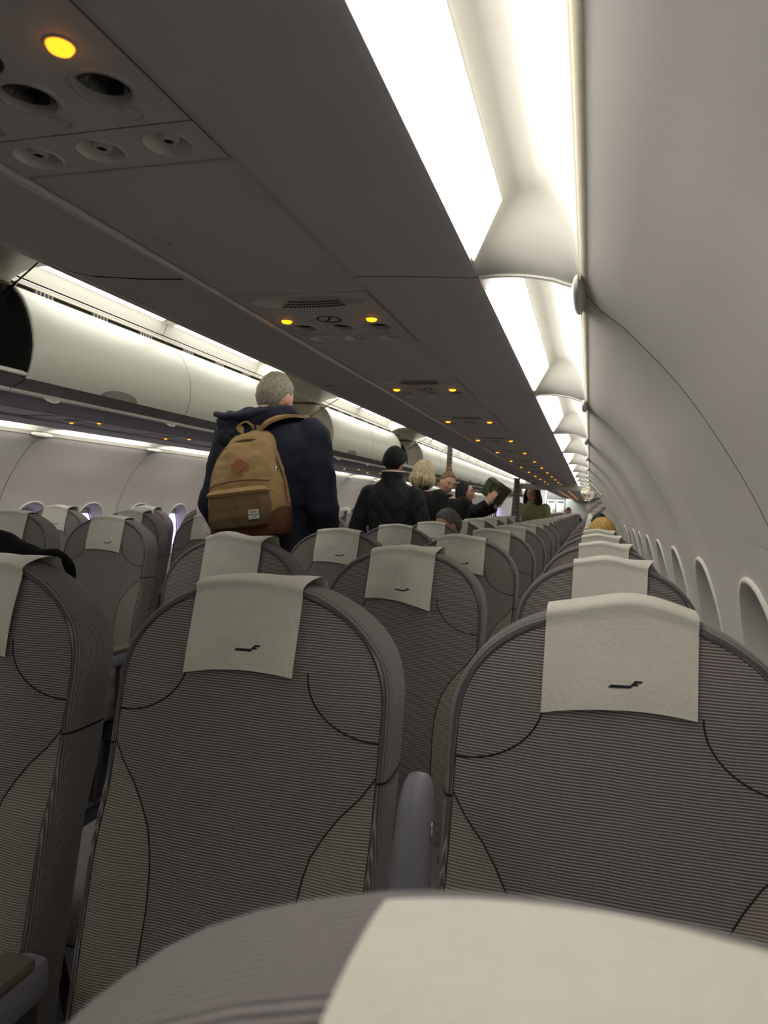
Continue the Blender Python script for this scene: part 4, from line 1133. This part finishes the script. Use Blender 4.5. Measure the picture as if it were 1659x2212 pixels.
# ------------------------------------------------------------------ class divider with its curtains
hdr = MB().rbox(.585, 1.40, 9.455, 9.515, 1.505, 1.578, .006, 2).build('trim_5', M['galley']); tag(hdr, kind='structure')
MB().rbox(.585, .625, 9.46, 9.51, 1.40, 1.51, .01, 2).build('divider_bracket', M['galley'], hdr)
def curtain(label, xc, y, z0, z1, w0, w1, folds, depth=.035, lean=0):
    t = empty('curtain', (xc, y, 0)); tag(t, label, 'curtain', None)
    def fn(u, v, o=0):
        w = lerp(w0, w1, (1-v)**1.3); z = lerp(z0, z1, v); k = sin(2*pi*folds*u)+.3*sin(2*pi*folds*2.3*u+1)
        return (w*(u-.5)+lean*(1-v), depth*k*(.5+.5*(1-v))+o, z)
    MB().grid(fn, folds*10, 12).grid(lambda u, v: fn(u, v, .004), folds*10, 12, flip=True).build('cloth', M['curtain'], t, angle=80, normals=False)
    MB().tube([(-w0*.6, 0, z1+.005), (w0*.6, 0, z1+.005)], .008, 8).build('curtain_rail', M['rail'], t)
curtain('patterned grey curtain gathered at the left bins, reaching the cabin ceiling', -.305, 9.25, 1.25, 2.10, .07, .10, 4)
curtain('patterned grey curtain gathered at the aisle end of the divider header', .565, 9.40, .72, 1.63, .07, .19, 5)
bc = empty('curtain', (1.50, 9.34, 0)); tag(bc, 'crumpled striped curtain bundled up beside the right wall', 'curtain')
def bun(u, v):
    a = 2*pi*u; r = .085+.018*sin(7*a+5*v)+.05*noise.noise(Vector((cos(a)*2.2, sin(a)*2.2, v*5)))
    return (-.02+r*cos(a)*sin(pi*lerp(.05, .95, v))*1.1, .6*r*sin(a), 1.475+.085*cos(pi*lerp(.05, .95, v)))
MB().grid(bun, 40, 14, cu=True).build('bundle', M['curtain_pale'], bc)
A_ = [(-.08, 1.33), (.045, 1.165), (.235, 1.35), (.12, 1.50)]
def hang(u, v, o=0):
    x = lerp(lerp(A_[0][0], A_[1][0], u), lerp(A_[3][0], A_[2][0], u), v); z = lerp(lerp(A_[0][1], A_[1][1], u), lerp(A_[3][1], A_[2][1], u), v)
    return (x, .012*sin(2*pi*u*2.2)+.02*v+o, z)
MB().grid(hang, 24, 10).grid(lambda u, v: hang(u, v, .004), 24, 10, flip=True).build('cloth', M['curtain'], bc, angle=80, normals=False)

# ------------------------------------------------------------------ emergency exit in the right wall
dy0 = R0+9*RP
dr = empty('door_1', (0, 0, 0)); tag(dr, kind='structure')
def shell(y0, y1, off, z0, z1, nz=18): return lambda u, v: (wall_d(lerp(z0, z1, v))-off, lerp(y0, y1, u), lerp(z0, z1, v))
MB().grid(shell(dy0+.06, dy0+RP-.06, -.012, .35, 1.556), 4, 18).build('door_panel', M['wall'], dr)
for a, b in ((dy0+.004, dy0+.075), (dy0+RP-.075, dy0+RP-.004)):
    m = MB(); rings = []
    for k in range(19):
        z = lerp(.35, 1.553, k/18); d = wall_d(z); rings.append([(d+.01, a, z), (d-.022, a+.006, z), (d-.028, (a+b)/2, z), (d-.022, b-.006, z), (d+.01, b, z)])
    m.loft(rings).build('door_frame', M['galley'], dr, angle=60)
m = MB(); rings = []
for k in range(9):
    z = lerp(.98, 1.29, k/8); d = wall_d(z); rings.append([(d+.01, dy0+.16, z), (d-.012, dy0+.165, z), (d-.012, dy0+.24, z), (d+.01, dy0+.245, z)])
m.loft(rings).build('door_handle_cover', M['galley_dark'], dr, angle=50)
MB().rbox(wall_d(1.12)-.035, wall_d(1.12)-.012, dy0+.11, dy0+.15, 1.11, 1.135, .004, 1).build('door_latch', M['trim'], dr)
MB().rbox(wall_d(1.42)-.02, wall_d(1.42)-.004, dy0+.3, dy0+.6, 1.40, 1.45, .004, 1).build('door_sign', M['trim'], dr)

# ------------------------------------------------------------------ galley at the far end
gw = MB().rbox(.66, 1.74, Y_FAR, Y_FAR+.06, 0, 1.62, .004, 1).build('trim_6', M['galley']); tag(gw, kind='structure')
gl = empty('galley_unit', (0, Y_FAR+.1, 0)); tag(gl, 'grey galley unit with a dark upper compartment at the far end', 'galley')
m = MB().box(-.10, .655, 0, .6, 0, .94); m.build('counter', M['galley'], gl, smooth=False)
MB().box(-.02, .655, .02, .6, 1.60, 1.90).build('upper_compartment', M['galley_dark'], gl, smooth=False)
MB().box(-.04, -.02, 0, .6, .94, 2.1).build('side_panel', M['ceil'], gl, smooth=False)
MB().box(-.02, .655, .55, .6, .94, 1.60).build('back_panel', M['galley_dark'], gl, smooth=False)
MB().box(-.4, .6, -.7, .3, 1.965, 2.0).build('top_light', M['galley_light'], gl, smooth=False)
for x, w in ((.02, 'left'), (.335, 'right')):
    t = empty('galley_trolley', (x, Y_FAR+.06, .945)); tag(t, 'pale metal trolley box with a round black latch, %s of the two' % w, 'trolley', 'trolley boxes in the galley')
    MB().rbox(0, .285, 0, .45, 0, .635, .008, 2).build('box', M['cart'], t)
    MB().rbox(.02, .265, -.006, .004, .03, .50, .004, 1).build('trolley_door', M['white_label'], t)
    MB().lathe((.22, -.012, .27), [(.001, 0), (.03, 0), (.03, .002)], 20).build('latch', M['black'], t)
    MB().rbox(.03, .255, -.012, .004, .54, .60, .004, 1).build('handle', M['galley_dark'], t)

# ------------------------------------------------------------------ loose things
cb = empty('black_coat', (.465, 1.10, -.012)); tag(cb, 'black coat slung over the rear of the nearest aisle seat back', 'coat')
m = MB()
for c, r in (((-.045, 0, 1.147), (.15, .035, .046)), ((.075, .0, 1.128), (.06, .03, .036)), ((-.04, .015, 1.0), (.15, .03, .12))): m.ball(c, r, 20, 12, Matrix.Rotation(.22, 3, 'Y'))
remesh(m.build('coat_body', M['navy_bag'], cb), .009, 3, .02, .08)
band(cr([(.05, -.02, 1.140), (-.03, -.03, 1.172), (-.10, -.03, 1.188), (-.17, -.01, 1.180), (-.20, .02, 1.14)]), .03, .008, (0, -.5, 1)).build('strap', M['navy_bag'], cb)
bb = empty('black_backpack', (-.83, 8.05, 1.70)); tag(bb, 'black backpack lying in the third open bin with its strap hanging out', 'bag')
m = MB().rbox(-.15, .20, -.18, .18, .0, .24, .06, 3); remesh(m.build('bag_body', M['navy_bag'], bb), .012, 3, .03, .1)
band(cr([(.17, -.10, .22), (.23, -.08, .20), (.262, -.04, .10), (.262, .02, .02), (.235, .06, .07), (.19, .06, .16)]), .03, .006, (1, 0, .2)).build('strap', M['navy_bag'], bb)
